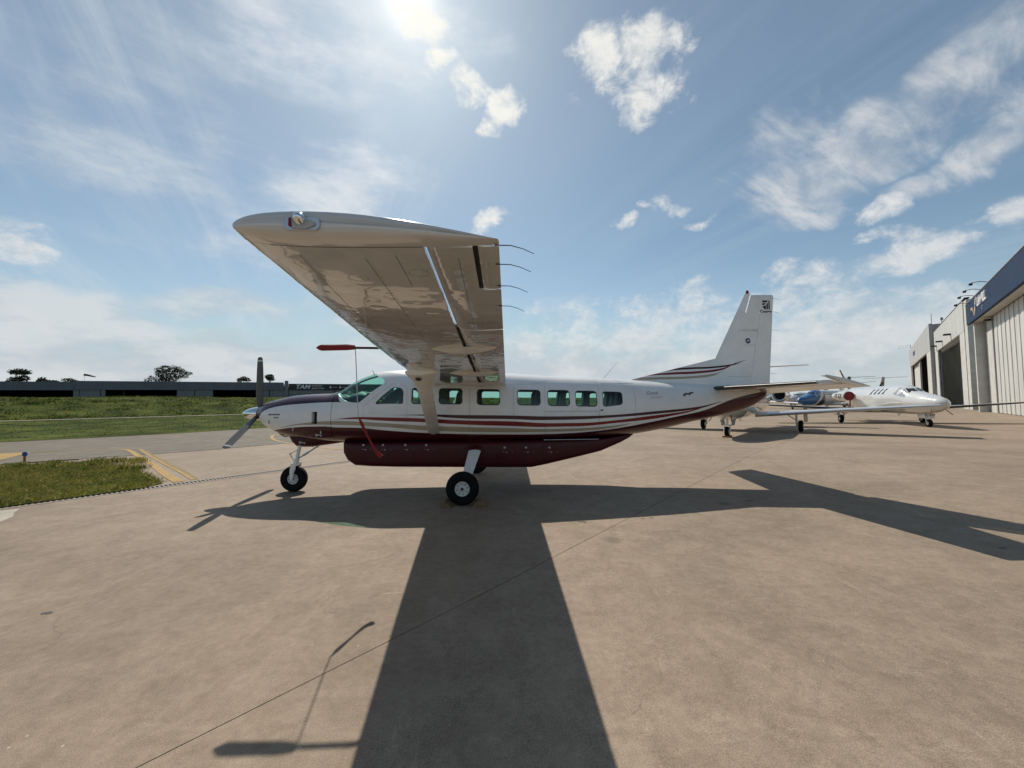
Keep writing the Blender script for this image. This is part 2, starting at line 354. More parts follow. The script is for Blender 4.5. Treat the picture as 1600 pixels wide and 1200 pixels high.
fin_red_lo = [(9.70, 2.58), (9.769, 2.59), (10.383, 2.614), (10.962, 2.632), (11.545, 2.705), (12.134, 2.925)]
fin_red_hi = [(9.70, 2.60), (9.914, 2.63), (10.385, 2.668), (10.964, 2.688), (11.546, 2.751), (12.134, 2.925)]
fin_tan_lo = [(9.2, 2.49), (10.091, 2.499), (10.814, 2.515), (11.322, 2.567), (11.726, 2.713)]
fin_tan_hi = [(9.2, 2.56), (9.624, 2.56), (10.381, 2.558), (10.961, 2.578), (11.397, 2.627), (11.726, 2.713)]
M_fin = livery('fin_livery', [(fin_dk_lo, fin_dk_hi, (.055, .008, .014)), (fin_red_lo, fin_red_hi, RED), (fin_tan_lo, fin_tan_hi, TAN)], 9., 13., 2., 5.)

def text_mesh(body, size, shear=0., bold=0.):
    cu = bpy.data.curves.new('t', 'FONT'); cu.body = body; cu.size = size; cu.shear = shear; cu.offset = bold; cu.align_x = 'CENTER'; cu.align_y = 'CENTER'; cu.resolution_u = 3
    o = bpy.data.objects.new('t', cu); COL.objects.link(o); dg = bpy.context.evaluated_depsgraph_get(); dg.update()
    me = bpy.data.meshes.new_from_object(o.evaluated_get(dg)); V = np.array([v.co[:] for v in me.vertices]); F = [tuple(p.vertices) for p in me.polygons]
    bpy.data.objects.remove(o); bpy.data.curves.remove(cu); bpy.data.meshes.remove(me)
    return V, F

# ================================================================ ground
def ground_mat(name, c1, c2, scale, rough=.85, stain=None, spots=0., bump=.15, bscale=120., streak=None, patch=0., cracks=0.):
    def f(g):
        n = g.noise(g.co, scale, 8, .62, .3); col = g.mix(g.ss(n, .3, .7), c1, c2)
        if patch:
            p = g.noise(g.co, .35, 4, .55, .6); col = g.mix(1., col, g.vm('MULTIPLY', (1, 1, 1), g.comb(*[g.ss(p, .3, .7, 1-patch, 1+patch)]*3)), 'MULTIPLY')
        if stain:
            s_ = g.noise(g.co, .9, 6, .6, 1.2); col = g.mix(g.m('MULTIPLY', g.ss(s_, .56, .74), .35), col, stain)
        if streak:
            mp = g.new('ShaderNodeMapping'); g.put(mp.inputs[0], g.co); mp.inputs['Rotation'].default_value = (0, 0, R(-43)); mp.inputs['Scale'].default_value = (.9, .12, 1)
            s2 = g.noise(mp.outputs[0], 4., 7, .65, .8); col = g.mix(g.m('MULTIPLY', g.ss(s2, .58, .74), .35), col, streak)
        if cracks:
            cw = g.new('ShaderNodeTexNoise'); g.put(cw.inputs['Vector'], g.co); cw.inputs['Scale'].default_value = 1.6; cw.inputs['Detail'].default_value = 7
            cv = g.vm('ADD', g.co, g.vm('MULTIPLY', g.vm('SUBTRACT', cw.outputs[1], (.5, .5, .5)), (.9, .9, .9)))
            vo = g.new('ShaderNodeTexVoronoi', feature='DISTANCE_TO_EDGE'); g.put(vo.inputs['Vector'], cv); vo.inputs['Scale'].default_value = .33
            where = g.ss(g.noise(g.co, .45, 3, .5), .52, .62)
            col = g.mix(g.m('MULTIPLY', g.m('MULTIPLY', g.ss(vo.outputs['Distance'], .0, .0035, 1., 0.), where), cracks), col, (.07, .055, .04))
            sc = g.new('ShaderNodeMapping'); g.put(sc.inputs[0], g.co); sc.inputs['Rotation'].default_value = (0, 0, R(-12)); sc.inputs['Scale'].default_value = (.5, 2.4, 1)
            s3 = g.noise(sc.outputs[0], 1.1, 9, .72, 1.5); col = g.mix(g.m('MULTIPLY', g.ss(s3, .60, .72), .5), col, (.42, .36, .28))
        fine = g.noise(g.co, 150., 5, .75); k = g.ss(fine, .30, .70, .60, 1.40); col = g.mix(1., col, g.comb(k, k, k), 'MULTIPLY')
        mid = g.noise(g.co, 14., 7, .72); k = g.ss(mid, .3, .7, .88, 1.12); col = g.mix(1., col, g.comb(k, k, k), 'MULTIPLY')
        if spots:
            v = g.new('ShaderNodeTexVoronoi'); g.put(v.inputs['Vector'], g.co); v.inputs['Scale'].default_value = 7.
            pick = g.m('GREATER_THAN', g.sep(v.outputs['Color'])[0], .8)
            col = g.mix(g.m('MULTIPLY', g.m('MULTIPLY', g.ss(v.outputs['Distance'], .03, .07, 1., 0.), pick), spots), col, (.55, .5, .43))
            v2 = g.new('ShaderNodeTexVoronoi'); g.put(v2.inputs['Vector'], g.co); v2.inputs['Scale'].default_value = .55
            pick2 = g.m('GREATER_THAN', g.sep(v2.outputs['Color'])[1], .72)
            col = g.mix(g.m('MULTIPLY', g.m('MULTIPLY', g.ss(v2.outputs['Distance'], .03, .11, 1., 0.), pick2), .5), col, (.10, .085, .07))
        g.put(g.b.inputs['Base Color'], col)
        if 'grass' in name: g.b.inputs['Specular IOR Level'].default_value = .05
        bn = g.new('ShaderNodeBump'); bn.inputs['Strength'].default_value = bump; bn.inputs['Distance'].default_value = .01
        g.put(bn.inputs['Height'], g.noise(g.co, bscale, 6, .7)); g.put(g.b.inputs['Normal'], bn.outputs[0])
    return mat(name, c1, rough, spec=.25, fn=f)
M_conc = ground_mat('apron_concrete', (.240, .183, .131), (.296, .231, .170), 3.2, .8, stain=(.17, .13, .092), spots=.8, streak=(.40, .33, .25), patch=.13, cracks=.28)
M_conc2 = ground_mat('pale_concrete', (.27, .22, .16), (.34, .28, .21), 1.6, .8, stain=(.2, .17, .14), patch=.1)
M_asph = ground_mat('taxiway_asphalt', (.135, .115, .088), (.185, .16, .125), 1.4, .85, stain=(.12, .11, .1), streak=(.26, .24, .21), patch=.08)
M_base = ground_mat('ground_base', (.17, .125, .08), (.22, .165, .11), .8, .9)
M_pathc = ground_mat('path_concrete', (.34, .30, .23), (.42, .37, .29), 1.2, .85)
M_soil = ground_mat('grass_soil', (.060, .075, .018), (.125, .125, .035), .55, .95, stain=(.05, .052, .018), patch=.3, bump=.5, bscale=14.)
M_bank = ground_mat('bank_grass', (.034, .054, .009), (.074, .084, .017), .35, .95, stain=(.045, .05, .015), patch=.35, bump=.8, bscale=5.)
M_yellow = ground_mat('yellow_line', (.34, .21, .07), (.42, .27, .095), 3., .75, stain=(.30, .22, .10))
M_yelworn = ground_mat('worn_yellow_line', (.20, .145, .08), (.30, .20, .08), 4., .8, stain=(.2, .17, .12))
M_whitep = ground_mat('worn_white_paint', (.48, .44, .38), (.34, .29, .22), 5., .8, stain=(.3, .26, .2))

D = np.array([.683, .730]); N = np.array([-.730, .683])           # along / across the slabs and the hangar row
JP = np.array([6.809, -4.52])                                     # a point on the open joint
DR0 = np.array([-3.91, -1.262]); DR1 = np.array([1.041, 4.843]); DD = (DR1-DR0)/np.linalg.norm(DR1-DR0); DN = np.array([-DD[1], DD[0]])
def sheet(name, poly, z, m_, parent=None, thick=0.):
    b = MB(); n = len(poly)
    V = [(x, y, z) for x, y in poly]
    if thick: b.loft([[(x, y, z-thick) for x, y in poly], V])
    else: b.add(V, [tuple(range(n))])
    o = b.build(name, m_, parent)
    fix_normals(o)
    if not thick and o.data.polygons[0].normal.z < 0: o.data.flip_normals()
    return o
apron = sheet('apron', [(-900, -500), (2500, -500), (2500, 2500), (-900, 2500)], -.03, M_base); tag(apron, kind='structure')
def jl(n, t): p = JP+N*n+D*t; return (p[0], p[1])
def dl_(n, t): p = DR0+DD*t+DN*n; return (p[0], p[1])
g_ = .0045
def crown(x, y):      # the apron rises a little towards the tail of the airplane
    u_ = np.clip((np.asarray(y)-2.5)/6.5, 0, 1); return .0175*np.clip(np.asarray(x)-5.9, 0, 13)*(1-u_*u_*(3-2*u_))
def slab_grid(n0f, n1f, ts):
    V = []; F = []; k = 14
    for t in ts:
        p0, p1 = np.array(n0f(t)), np.array(n1f(t))
        for j in range(k+1): p = p0+(p1-p0)*j/k; V.append((p[0], p[1], float(crown(*p))))
    n = len(V); V += [(x, y, -.04) for x, y, z in V]; m_ = len(ts)
    F = [(i*(k+1)+j, i*(k+1)+j+1, (i+1)*(k+1)+j+1, (i+1)*(k+1)+j) for i in range(m_-1) for j in range(k)]
    for i in range(m_-1): F += [(i*(k+1), (i+1)*(k+1), n+(i+1)*(k+1), n+i*(k+1)), (i*(k+1)+k, n+i*(k+1)+k, n+(i+1)*(k+1)+k, (i+1)*(k+1)+k)]
    return fix_normals(from_data('concrete_slab', V, F, M_conc, apron, True, 30))
ts_ = list(np.arange(-60, -12, 6.))+list(np.arange(-12, 34, .9))+list(np.arange(34, 331, 27.))
slab_grid(lambda t: jl(g_, t), lambda t: dl_(-.24, t), ts_)
slab_grid(lambda t: jl(-g_, t), lambda t: jl(-10.4+g_, t), ts_)
slab_grid(lambda t: jl(-10.4-g_, t), lambda t: jl(-13.9, t), ts_)
slab_grid(lambda t: jl(-13.9, t), lambda t: jl(-60, t), [t for t in ts_ if t < 12.5])
AS = [(-16., 2.6), (-10.348, 6.361), (-8.805, 7.4), (-7.022, 9.122), (-5.715, 10.875), (-5.0, 11.7), (26., 50.), (150., 205.)]
TB = np.array([-24., 14.8]); EP = np.array([.606, .795]); EQ = np.array([-.795, .606])
def pq(p, q): w = TB+EP*p+EQ*q; return (w[0], w[1])
def pqinv(x, y): d = np.stack([np.asarray(x)-TB[0], np.asarray(y)-TB[1]], -1); return d@EP, d@EQ
GE = [(-7.5, -6.2), (-2.62, .42), (-2.62, 1.02), (-4.38, 2.70), (-5.95, 4.0), (-7.2, 4.85), (-8.2, 5.25), (-8.9, 5.95), (-9.49, 6.05), (-10.9, 5.40), (-11.43, 4.75), (-15., 2.2), (-19, -3), (-14, -9)]   # grass patch outline
slab = sheet('concrete_slab', [dl_(.24, -1), dl_(.24, 330), (150., 205.), (26., 50.), (-5.0, 11.72), (-5.715, 10.89), (-7.022, 9.135), (-8.805, 7.41), (-10.348, 6.37), (-9.6, 5.4), (-7.2, 3.0)], 0., M_conc, apron, .04)
tw = sheet('taxiway', AS+[pq(330, .6), pq(40, .6), pq(16, -.2), pq(7, -1.0), pq(0, .2), pq(-90, .6), (-60, -45), (-22, -2)], .002, M_asph); tag(tw, kind='structure')
# a thin dark edge where asphalt and concrete meet
b = MB()
for a_, c_ in zip(AS[1:-1], AS[2:]):
    a2, c2 = np.array(a_), np.array(c_); t_ = (c2-a2)/np.linalg.norm(c2-a2); n_ = np.array([-t_[1], t_[0]])*.05
    b.add([(*(a2-n_), .008), (*(c2-n_), .008), (*(c2+n_), .008), (*(a2+n_), .008)], [(0, 1, 2, 3)])
tag(b.build('taxiway_edge_joint', M_dark), kind='structure')
# painted lines
def ribbon(name, P, w, z, m_, end_w=None):
    P = [np.array(p, float) for p in P]; V = []
    for i, p in enumerate(P):
        t_ = P[min(i+1, len(P)-1)]-P[max(i-1, 0)]; t_ /= np.linalg.norm(t_); n_ = np.array([-t_[1], t_[0]])
        ww = w if end_w is None else w+(end_w-w)*i/(len(P)-1)
        V += [(*(p-n_*ww/2), z), (*(p+n_*ww/2), z)]
    b_ = MB().add(V, [(2*i, 2*i+2, 2*i+3, 2*i+1) for i in range(len(P)-1)]); o = b_.build(name, m_); fix_normals(o)
    if o.data.polygons[0].normal.z < 0: o.data.flip_normals()
    return tag(o, kind='structure')
def smooth_path(P, n=8):
    P = np.array(P, float); t = np.arange(len(P)); tt = np.linspace(0, len(P)-1, n*(len(P)-1)+1)
    return np.stack([pchip(tt, t, P[:, 0]), pchip(tt, t, P[:, 1])], 1)
ribbon('taxiway_marking', smooth_path([(-15.5, 9.06), (-13.6, 9.48), (-12.2, 9.66), (-11.65, 9.55), (-10.9, 8.98), (-8.62, 6.92), (-5.6, 4.20), (-3.65, 2.37), (-2.35, 1.22)]), .12, .010, M_yellow, .24)
ribbon('taxiway_marking', smooth_path([(-11.9, 9.85), (-11.1, 9.62), (-10.04, 8.66), (-8.58, 7.30), (-5.30, 4.32), (-3.55, 2.75), (-2.20, 1.50)]), .09, .010, M_yellow, .08)
ribbon('taxiway_marking', smooth_path([(-10.9, 9.55), (-9.85, 8.62), (-8.46, 7.31), (-5.22, 4.40), (-3.48, 2.82), (-2.15, 1.57)]), .14, .0085, M_yelworn, .11)
tag(sheet('taxiway_marking', [(-15.35, 9.02), (-17.6, 8.0), (-18, 6.2), (-15.0, 5.4), (-13.42, 6.33)], .010, M_yellow), kind='structure')
ribbon('taxiway_marking', smooth_path([(-9.9, 20.5), (-9.29, 17.5), (-8.38, 15.7), (-7.02, 13.63), (-5.36, 11.81), (-3.4, 10.1), (-1.13, 8.39), (3., 6.9)]), .16, .010, M_yellow)
ribbon('taxiway_marking', [(-20, 20.5), (-9.35, 15.66), (-7.14, 13.64)], .12, .009, M_yelworn)
tag(sheet('worn_paint_patch', [(-3.75, -1.62), (-3.40, -1.36), (-3.05, -1.75), (-2.80, -1.95), (-2.55, -2.4), (-3.2, -2.9), (-4.2, -2.6)], .005, M_whitep), kind='structure')

M_oil = ground_mat('oil_stain', (.085, .072, .060), (.13, .108, .085), 9., .7)
def stain(x, y, rx, ry, m_=M_oil, seed=0):
    r_ = random.Random(seed); P = [(x+rx*math.cos(a)*(1+r_.uniform(-.25, .25)), y+ry*math.sin(a)*(1+r_.uniform(-.25, .25))) for a in np.linspace(0, 6.283, 18, endpoint=False)]
    tag(sheet('oil_stain', P, .004+float(crown(x, y)), m_), kind='structure')
for q in [(1.84, -5.50, .055, .022), (7.58, -2.95, .07, .02), (7.62, -3.0, .03, .012), (10.9, -2.03, .09, .03), (8.6, -2.9, .03, .01), (8.75, -2.88, .03, .012), (12.5, -4.6, .05, .02)]: stain(*q, seed=int(q[0]*100))
# drain channel with its grating
dr = MB(); dr.add([(*dl_(-.24, -3), -.022), (*dl_(.24, -3), -.022), (*dl_(.24, 60), -.022), (*dl_(-.24, 60), -.022)], [(0, 1, 2, 3)])
drain = tag(dr.build('drain_channel', M_dark), kind='structure')
M_grate = mat('grating_concrete', (.27, .23, .19), .85, noise=.2, nscale=20, bump=.3, bscale=60)
def rail(n0, n1, t0, t1, z0=-.03, z1=.006):
    b_ = MB(); c = DR0+DD*(t0+t1)/2+DN*(n0+n1)/2
    b_.obox((*c, (z0+z1)/2), (*(DD*(t1-t0)/2), 0), (*(DN*(n1-n0)/2), 0), (0, 0, (z1-z0)/2)); return b_
rail(-.24, -.13, -3, 60).build('channel_edge', M_grate, drain); rail(.13, .24, -3, 60).build('channel_edge', M_grate, drain)
bar0 = None
for k in range(210):
    t = -1.2+k*.085
    if bar0 is None:
        bb = MB(); bb.obox((0, 0, -.010), (*(DD*.019), 0), (*(DN*.13), 0), (0, 0, .014)); bar0 = bb.build('grate_bar', M_grate); o = bar0
    else: o = bar0.copy(); COL.objects.link(o)
    o.parent = drain; p = DR0+DD*t; o.location = (p[0], p[1], 0)
bb = MB()
for k in range(500):
    p = DR0+DD*(-1.2+(210+k)*.085); bb.obox((*p, -.010), (*(DD*.019), 0), (*(DN*.13), 0), (0, 0, .014))
tag(bb.build('grate_bar', M_grate, drain), kind='stuff')

# terrain beyond the taxiway: verge, path, bank, plateau
def vnoise(x, y, seed=0):
    r = np.random.default_rng(seed); tot = 0
    for k, (f, a) in enumerate(((.05, 1.), (.13, .6), (.31, .35), (.7, .2))):
        th = r.uniform(0, 6.28, 4); ph = r.uniform(0, 6.28, 4)
        tot = tot+a*sum(np.sin(f*6.28*(x*np.cos(t_)+y*np.sin(t_))+p_) for t_, p_ in zip(th, ph))/4
    return tot
def qedge(p): return -1.3*np.exp(-((p-7)/6.)**2)
def terr(p, q):
    qq = q-qedge(p)*np.clip(1-q/10, 0, 1)
    z = pchip(qq, [-1, 0, 1.0, 12, 26, 28.6, 34, 40, 45, 60, 150, 420], [-.05, .012, .05, .30, .68, .70, 1.6, 2.8, 3.40, 3.60, 3.9, 4.0])
    amp = np.clip((qq-1)/3, 0, 1)*np.clip(np.abs(qq-27.3)/2.2-.6, 0, 1)
    return z+amp*.11*vnoise(p, q, 3)*np.where(qq > 29, 1.5, .7)*np.clip(1.6-qq/90, .3, 1)
ps = np.concatenate([np.arange(-90, 60, 1.2), np.arange(60, 160, 4), np.linspace(160, 1500, 60)]); qs = np.concatenate([np.linspace(-.0, 1., 3), np.arange(1.8, 70, .9), np.linspace(72, 420, 40)])
PP, QQ = np.meshgrid(ps, qs, indexing='ij'); QE = QQ+qedge(PP)*np.clip(1-QQ/10, 0, 1)
XX = TB[0]+EP[0]*PP+EQ[0]*QE; YY = TB[1]+EP[1]*PP+EQ[1]*QE; ZZ = terr(PP, QE)
V = np.stack([XX, YY, ZZ], -1).reshape(-1, 3); nq = len(qs)
F = [(i*nq+j, (i+1)*nq+j, (i+1)*nq+j+1, i*nq+j+1) for i in range(len(ps)-1) for j in range(nq-1)]
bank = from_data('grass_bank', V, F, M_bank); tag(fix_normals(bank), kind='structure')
pp = np.concatenate([np.arange(-90, 80, 2.), np.linspace(80, 600, 60)])
Vp = []
for p_ in pp:
    for q_ in (26.5, 28.1): x_, y_ = pq(p_, q_); Vp.append((x_, y_, float(terr(np.array([p_]), np.array([q_]))[0])+.05))
pth = from_data('footpath', Vp, [(2*i, 2*i+2, 2*i+3, 2*i+1) for i in range(len(pp)-1)], M_pathc); tag(fix_normals(pth), kind='structure')
if pth.data.polygons[0].normal.z < 0: pth.data.flip_normals()

# grass blades
def grass_mat(name, c1, c2, c3):
    def f(g):
        gi = g.new('ShaderNodeNewGeometry'); n = g.noise(g.co, .7, 5, .6); rnd = gi.outputs['Random Per Island']
        col = g.mix(g.ss(n, .35, .65), c1, c2); col = g.mix(g.ss(rnd, .6, 1.), col, c3)
        g.put(g.b.inputs['Base Color'], col)
        ad = g.new('ShaderNodeAddShader'); tl = g.new('ShaderNodeBsdfTranslucent'); g.put(tl.inputs[0], g.mix(.6, (0, 0, 0), col)); out = g.n['Material Output']
        g.l.new(g.b.outputs[0], ad.inputs[0]); g.l.new(tl.outputs[0], ad.inputs[1]); g.l.new(ad.outputs[0], out.inputs[0])
    return mat(name, c1, .7, spec=.2, fn=f)
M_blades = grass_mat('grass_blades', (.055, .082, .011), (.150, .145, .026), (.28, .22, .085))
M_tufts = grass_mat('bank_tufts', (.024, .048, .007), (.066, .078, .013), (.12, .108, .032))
def blades(name, P, h, w, m_, lean=.5, parent=None):
    n = len(P); a = RNG.uniform(0, 2*np.pi, n); h = h*RNG.uniform(.45, 1.3, n); l = RNG.normal(0, lean, (n, 2))*h[:, None]
    sx = np.stack([np.cos(a), np.sin(a), np.zeros(n)], 1)*(w*RNG.uniform(.6, 1.4, n))[:, None]
    tip = P+np.stack([l[:, 0], l[:, 1], h], 1); mid = P+np.stack([l[:, 0]*.3, l[:, 1]*.3, h*.6], 1)
    V = np.stack([P-sx, P+sx, mid+sx*.7, tip, mid-sx*.7], 1).reshape(-1, 3)
    me = bpy.data.meshes.new(name); me.vertices.add(len(V)); me.vertices.foreach_set('co', V.ravel()); me.loops.add(n*5); me.polygons.add(n)
    me.loops.foreach_set('vertex_index', np.arange(n*5)); me.polygons.foreach_set('loop_start', np.arange(n)*5); me.materials.append(m_); me.update(calc_edges=True)
    o = bpy.data.objects.new(name, me); COL.objects.link(o); return tag(o, kind='stuff')
def inpoly(x, y, poly):
    c = np.zeros(len(x), bool); n = len(poly)
    for i in range(n):
        x0, y0 = poly[i]; x1, y1 = poly[i-1]
        c ^= ((y0 > y) != (y1 > y)) & (x < (x1-x0)*(y-y0)/(y1-y0+1e-12)+x0)
    return c
GE = [(6.37+(x-6.37)*.95, -9.55+(y+9.55)*.95) if 3 <= i <= 11 else (x, y) for i, (x, y) in enumerate(GE)]
RE = []
for i in range(len(GE)):
    p, q = np.array(GE[i]), np.array(GE[(i+1) % len(GE)]); n_ = max(int(np.linalg.norm(q-p)/.22), 1)
    for k_ in range(n_):
        w_ = p+(q-p)*k_/n_; RE.append(tuple(w_+(RNG.normal(0, .05, 2) if 2 <= i <= 11 else 0)))
soil = sheet('grass_verge', RE, .025, M_soil, None, .05); tag(soil, kind='structure')
gx = RNG.uniform(-19, -2, 420000); gy = RNG.uniform(-9, 7, 420000)
k = inpoly(gx+RNG.normal(0, .07, len(gx)), gy+RNG.normal(0, .07, len(gx)), RE) & (gx > -13.5-(gy-2)*.5) & (gy > -6.5); gx, gy = gx[k], gy[k]
dens = vnoise(gx*2.2, gy*2.2, 5); k = RNG.uniform(-1.2, .9, len(gx)) < dens+.3; gx, gy = gx[k], gy[k]
hh = .065+.05*np.clip(vnoise(gx*1.6, gy*1.6, 8)+.2, 0, 1.4)
blades('grass', np.stack([gx, gy, np.full(len(gx), .022)], 1), hh, .006, M_blades, .75)
# taller weeds on the far edge and a few clumps
cl = []
for (cx_, cy_, r_, n_) in [(-9.3, 6.0, .35, 260), (-10.4, 5.5, .3, 300), (-11.1, 5.0, .4, 300), (-8.7, 6.1, .3, 200), (-6.5, 4.1, .28, 240), (-6.2, 4.3, .2, 120), (-7.6, 5.6, .35, 140), (-9.7, 4.7, .4, 160), (-8.6, 5.1, .3, 120), (-7.9, 6.05, .3, 160)]:
    cl.append(np.stack([RNG.normal(cx_, r_*.6, n_), RNG.normal(cy_, r_*.45, n_), np.full(n_, .02)], 1))
cl = [np.stack([6.37+(c[:, 0]-6.37)*.94, -9.55+(c[:, 1]+9.55)*.94, c[:, 2]], 1) for c in cl]
blades('grass', np.concatenate(cl), .17, .009, M_blades, .45)
tp = RNG.uniform(-70, 260, 150000); tq = RNG.uniform(.6, 58, 150000)
d0 = np.hypot(*(np.stack(pq(tp, tq), 0)-CAM[:2, None])) if False else None
k = (tq > 28.4) | (tq < 25.6); k &= (tq > 0) & (RNG.uniform(0, 1, len(tp)) < np.clip(70/(np.abs(tp-10)+50), 0, 1)); tp, tq = tp[k], tq[k]
te = tq+qedge(tp)*np.clip(1-tq/10, 0, 1)
tx = TB[0]+EP[0]*tp+EQ[0]*te; ty = TB[1]+EP[1]*tp+EQ[1]*te
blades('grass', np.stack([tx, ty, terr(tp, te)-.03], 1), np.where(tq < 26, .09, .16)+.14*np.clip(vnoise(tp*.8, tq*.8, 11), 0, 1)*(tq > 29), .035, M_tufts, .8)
# tufted clumps on the bank slope
ctr = RNG.uniform((-60, 29.5), (150, 46), (900, 2)); ctr = ctr[ctr[:, 1] < 43]; pts = []
for c in ctr:
    n_ = 26; pts.append(np.stack([RNG.normal(c[0], .5, n_), RNG.normal(c[1], .35, n_)], 1))
pts = np.concatenate(pts); xy = TB+pts[:, :1]*EP+pts[:, 1:]*EQ
blades('grass', np.stack([xy[:, 0], xy[:, 1], terr(pts[:, 0], pts[:, 1])-.03], 1), .30, .05, M_tufts, .6)

# ================================================================ the big propeller airplane
plane = tag(empty('propeller_airplane', (5.48, .1, 0)), 'white high-wing propeller airplane with maroon belly and red and tan stripes', 'airplane')
HX = [.50, .62, .72, .90, 1.10, 1.40, 1.90, 2.30, 2.50, 2.68, 2.96, 3.24, 3.56, 3.88, 4.40, 5.4, 6.38, 7.29, 8.0, 8.60, 9.40, 10.14, 10.67, 11.19, 11.78, 12.18, 12.54, 12.62]
HB = [1.70, 1.62, 1.525, 1.42, 1.335, 1.26, 1.19, 1.15, 1.14, 1.13, 1.12, 1.12, 1.12, 1.12, 1.12, 1.12, 1.12, 1.125, 1.14, 1.16, 1.225, 1.346, 1.462, 1.56, 1.68, 1.795, 1.99, 2.06]
HT = [1.93, 2.02, 2.065, 2.120, 2.165, 2.222, 2.252, 2.262, 2.325, 2.45, 2.61, 2.705, 2.775, 2.79, 2.775, 2.735, 2.69, 2.617, 2.575, 2.55, 2.490, 2.43, 2.40, 2.375, 2.36, 2.355, 2.34, 2.32]
HW = [.16, .25, .33, .43, .49, .56, .635, .675, .695, .715, .745, .77, .795, .81, .815, .815, .815, .81, .79, .75, .665, .56, .47, .385, .285, .20, .10, .06]
HC = [1.81, 1.80, 1.79, 1.77, 1.75, 1.72, 1.70, 1.68, 1.67, 1.67, 1.67, 1.68, 1.69, 1.70, 1.70, 1.70, 1.70, 1.70, 1.71, 1.73, 1.78, 1.84, 1.90, 1.95, 2.01, 2.07, 2.16, 2.19]
HN = [2.0, 2.0, 2.05, 2.1, 2.2, 2.3, 2.4, 2.4, 2.4, 2.4, 2.45, 2.55, 2.7, 2.8, 2.8, 2.8, 2.8, 2.8, 2.7, 2.6, 2.4, 2.3, 2.2, 2.1, 2., 2., 2., 2.]
def hp(x): return [float(pchip(x, HX, q)) for q in (HB, HT, HW, HC, HN)]
def hull_ring(x, off=0., n=56):
    b_, t_, w_, c_, e_ = hp(x); P = []
    for k in range(n):
        a = 2*math.pi*(k+.5)/n; ca, sa = math.cos(a), math.sin(a); ee = e_ if sa > 0 else e_+.5
        y = (w_-off)*math.copysign(abs(ca)**(2/ee), ca); h = (t_-c_ if sa > 0 else c_-b_)-off
        P.append((x, y, c_+h*math.copysign(abs(sa)**(2/ee), sa)))
    return P
def hull_y(x, z):
    b_, t_, w_, c_, e_ = hp(x); h = (t_-c_) if z > c_ else (c_-b_); ee = e_ if z > c_ else e_+.5
    return w_*max(1-min(abs((z-c_)/h), 1)**ee, 0)**(1/ee)
def hull_solid(name, xs, off, m_):
    b_ = MB(); b_.loft([hull_ring(x, off) for x in xs]); return fix_normals(b_.build(name, m_))
SEAM = 2.48
xs_f = sorted(set([SEAM+.006] + list(np.arange(2.56, 4.0, .10)) + list(np.arange(4.0, 9.0, .25)) + list(np.arange(9.0, 12.5, .22)) + [12.54, 12.62]))
fus = hull_solid('fuselage', xs_f, 0., M_livery)
fus.data.materials.append(M_inner)
inner = hull_solid('cut', [x for x in np.arange(2.66, 9.25, .2)], .035, M_inner)
boolean(fus, inner)
def side_prism(poly, y0, y1):
    b_ = MB(); b_.prism(poly, lambda x, z: (x, y0, z), lambda x, z: (x, y1, z)); return fix_normals(b_.build('cut', M_inner))
def shrink(poly, d):
    P = np.array(poly, float); c = P.mean(0); out = []
    n = len(P); area = sum(P[i-1][0]*P[i][1]-P[i][0]*P[i-1][1] for i in range(n)); sg = 1 if area > 0 else -1
    for i in range(n):
        a, b_, c_ = P[i-1], P[i], P[(i+1) % n]
        e1 = (b_-a)/np.linalg.norm(b_-a); e2 = (c_-b_)/np.linalg.norm(c_-b_)
        n1 = np.array([-e1[1], e1[0]])*sg; n2 = np.array([-e2[1], e2[0]])*sg; m_ = n1+n2; m_ /= max(m_@m_, .3)/2 if True else 1
        out.append(tuple(b_+m_*d))
    return out
def rounded(poly, r, k=5):
    P = np.array(poly, float); out = []; n = len(P)
    for i in range(n):
        a, b_, c_ = P[i-1], P[i], P[(i+1) % n]; u = (a-b_)/np.linalg.norm(a-b_); v = (c_-b_)/np.linalg.norm(c_-b_)
        rr = r[i] if isinstance(r, (list, tuple)) else r; rr = min(rr, .45*np.linalg.norm(a-b_), .45*np.linalg.norm(c_-b_))
        for j in range(k+1):
            t = j/k; out.append(tuple((1-t)**2*(b_+u*rr)+2*t*(1-t)*b_+t*t*(b_+v*rr)))
    return out
# --- doors cut out of the near side, same skin
pilot_poly = rounded([(3.21, 1.50), (3.215, 1.965), (3.86, 2.455), (4.10, 2.41), (4.185, 2.33), (4.18, 1.50)], .05)
cargo_poly = rounded([(7.205, 1.79), (7.215, 2.50), (8.432, 2.45), (8.418, 1.78)], .02)
hatch_poly = rounded([(7.20, 1.28), (7.203, 1.782), (8.418, 1.772), (8.41, 1.31)], .02)
doors = []
for nm, poly in (('cabin_door', pilot_poly), ('cargo_door', cargo_poly), ('cargo_door', hatch_poly)):
    dm = fus.copy(); dm.data = fus.data.copy(); dm.name = nm; COL.objects.link(dm)
    boolean(dm, side_prism(shrink(poly, .0035), -1.3, -.25), 'INTERSECT'); doors.append(dm)
for poly in (pilot_poly, cargo_poly, hatch_poly): boolean(fus, side_prism(poly, -1.3, -.25))
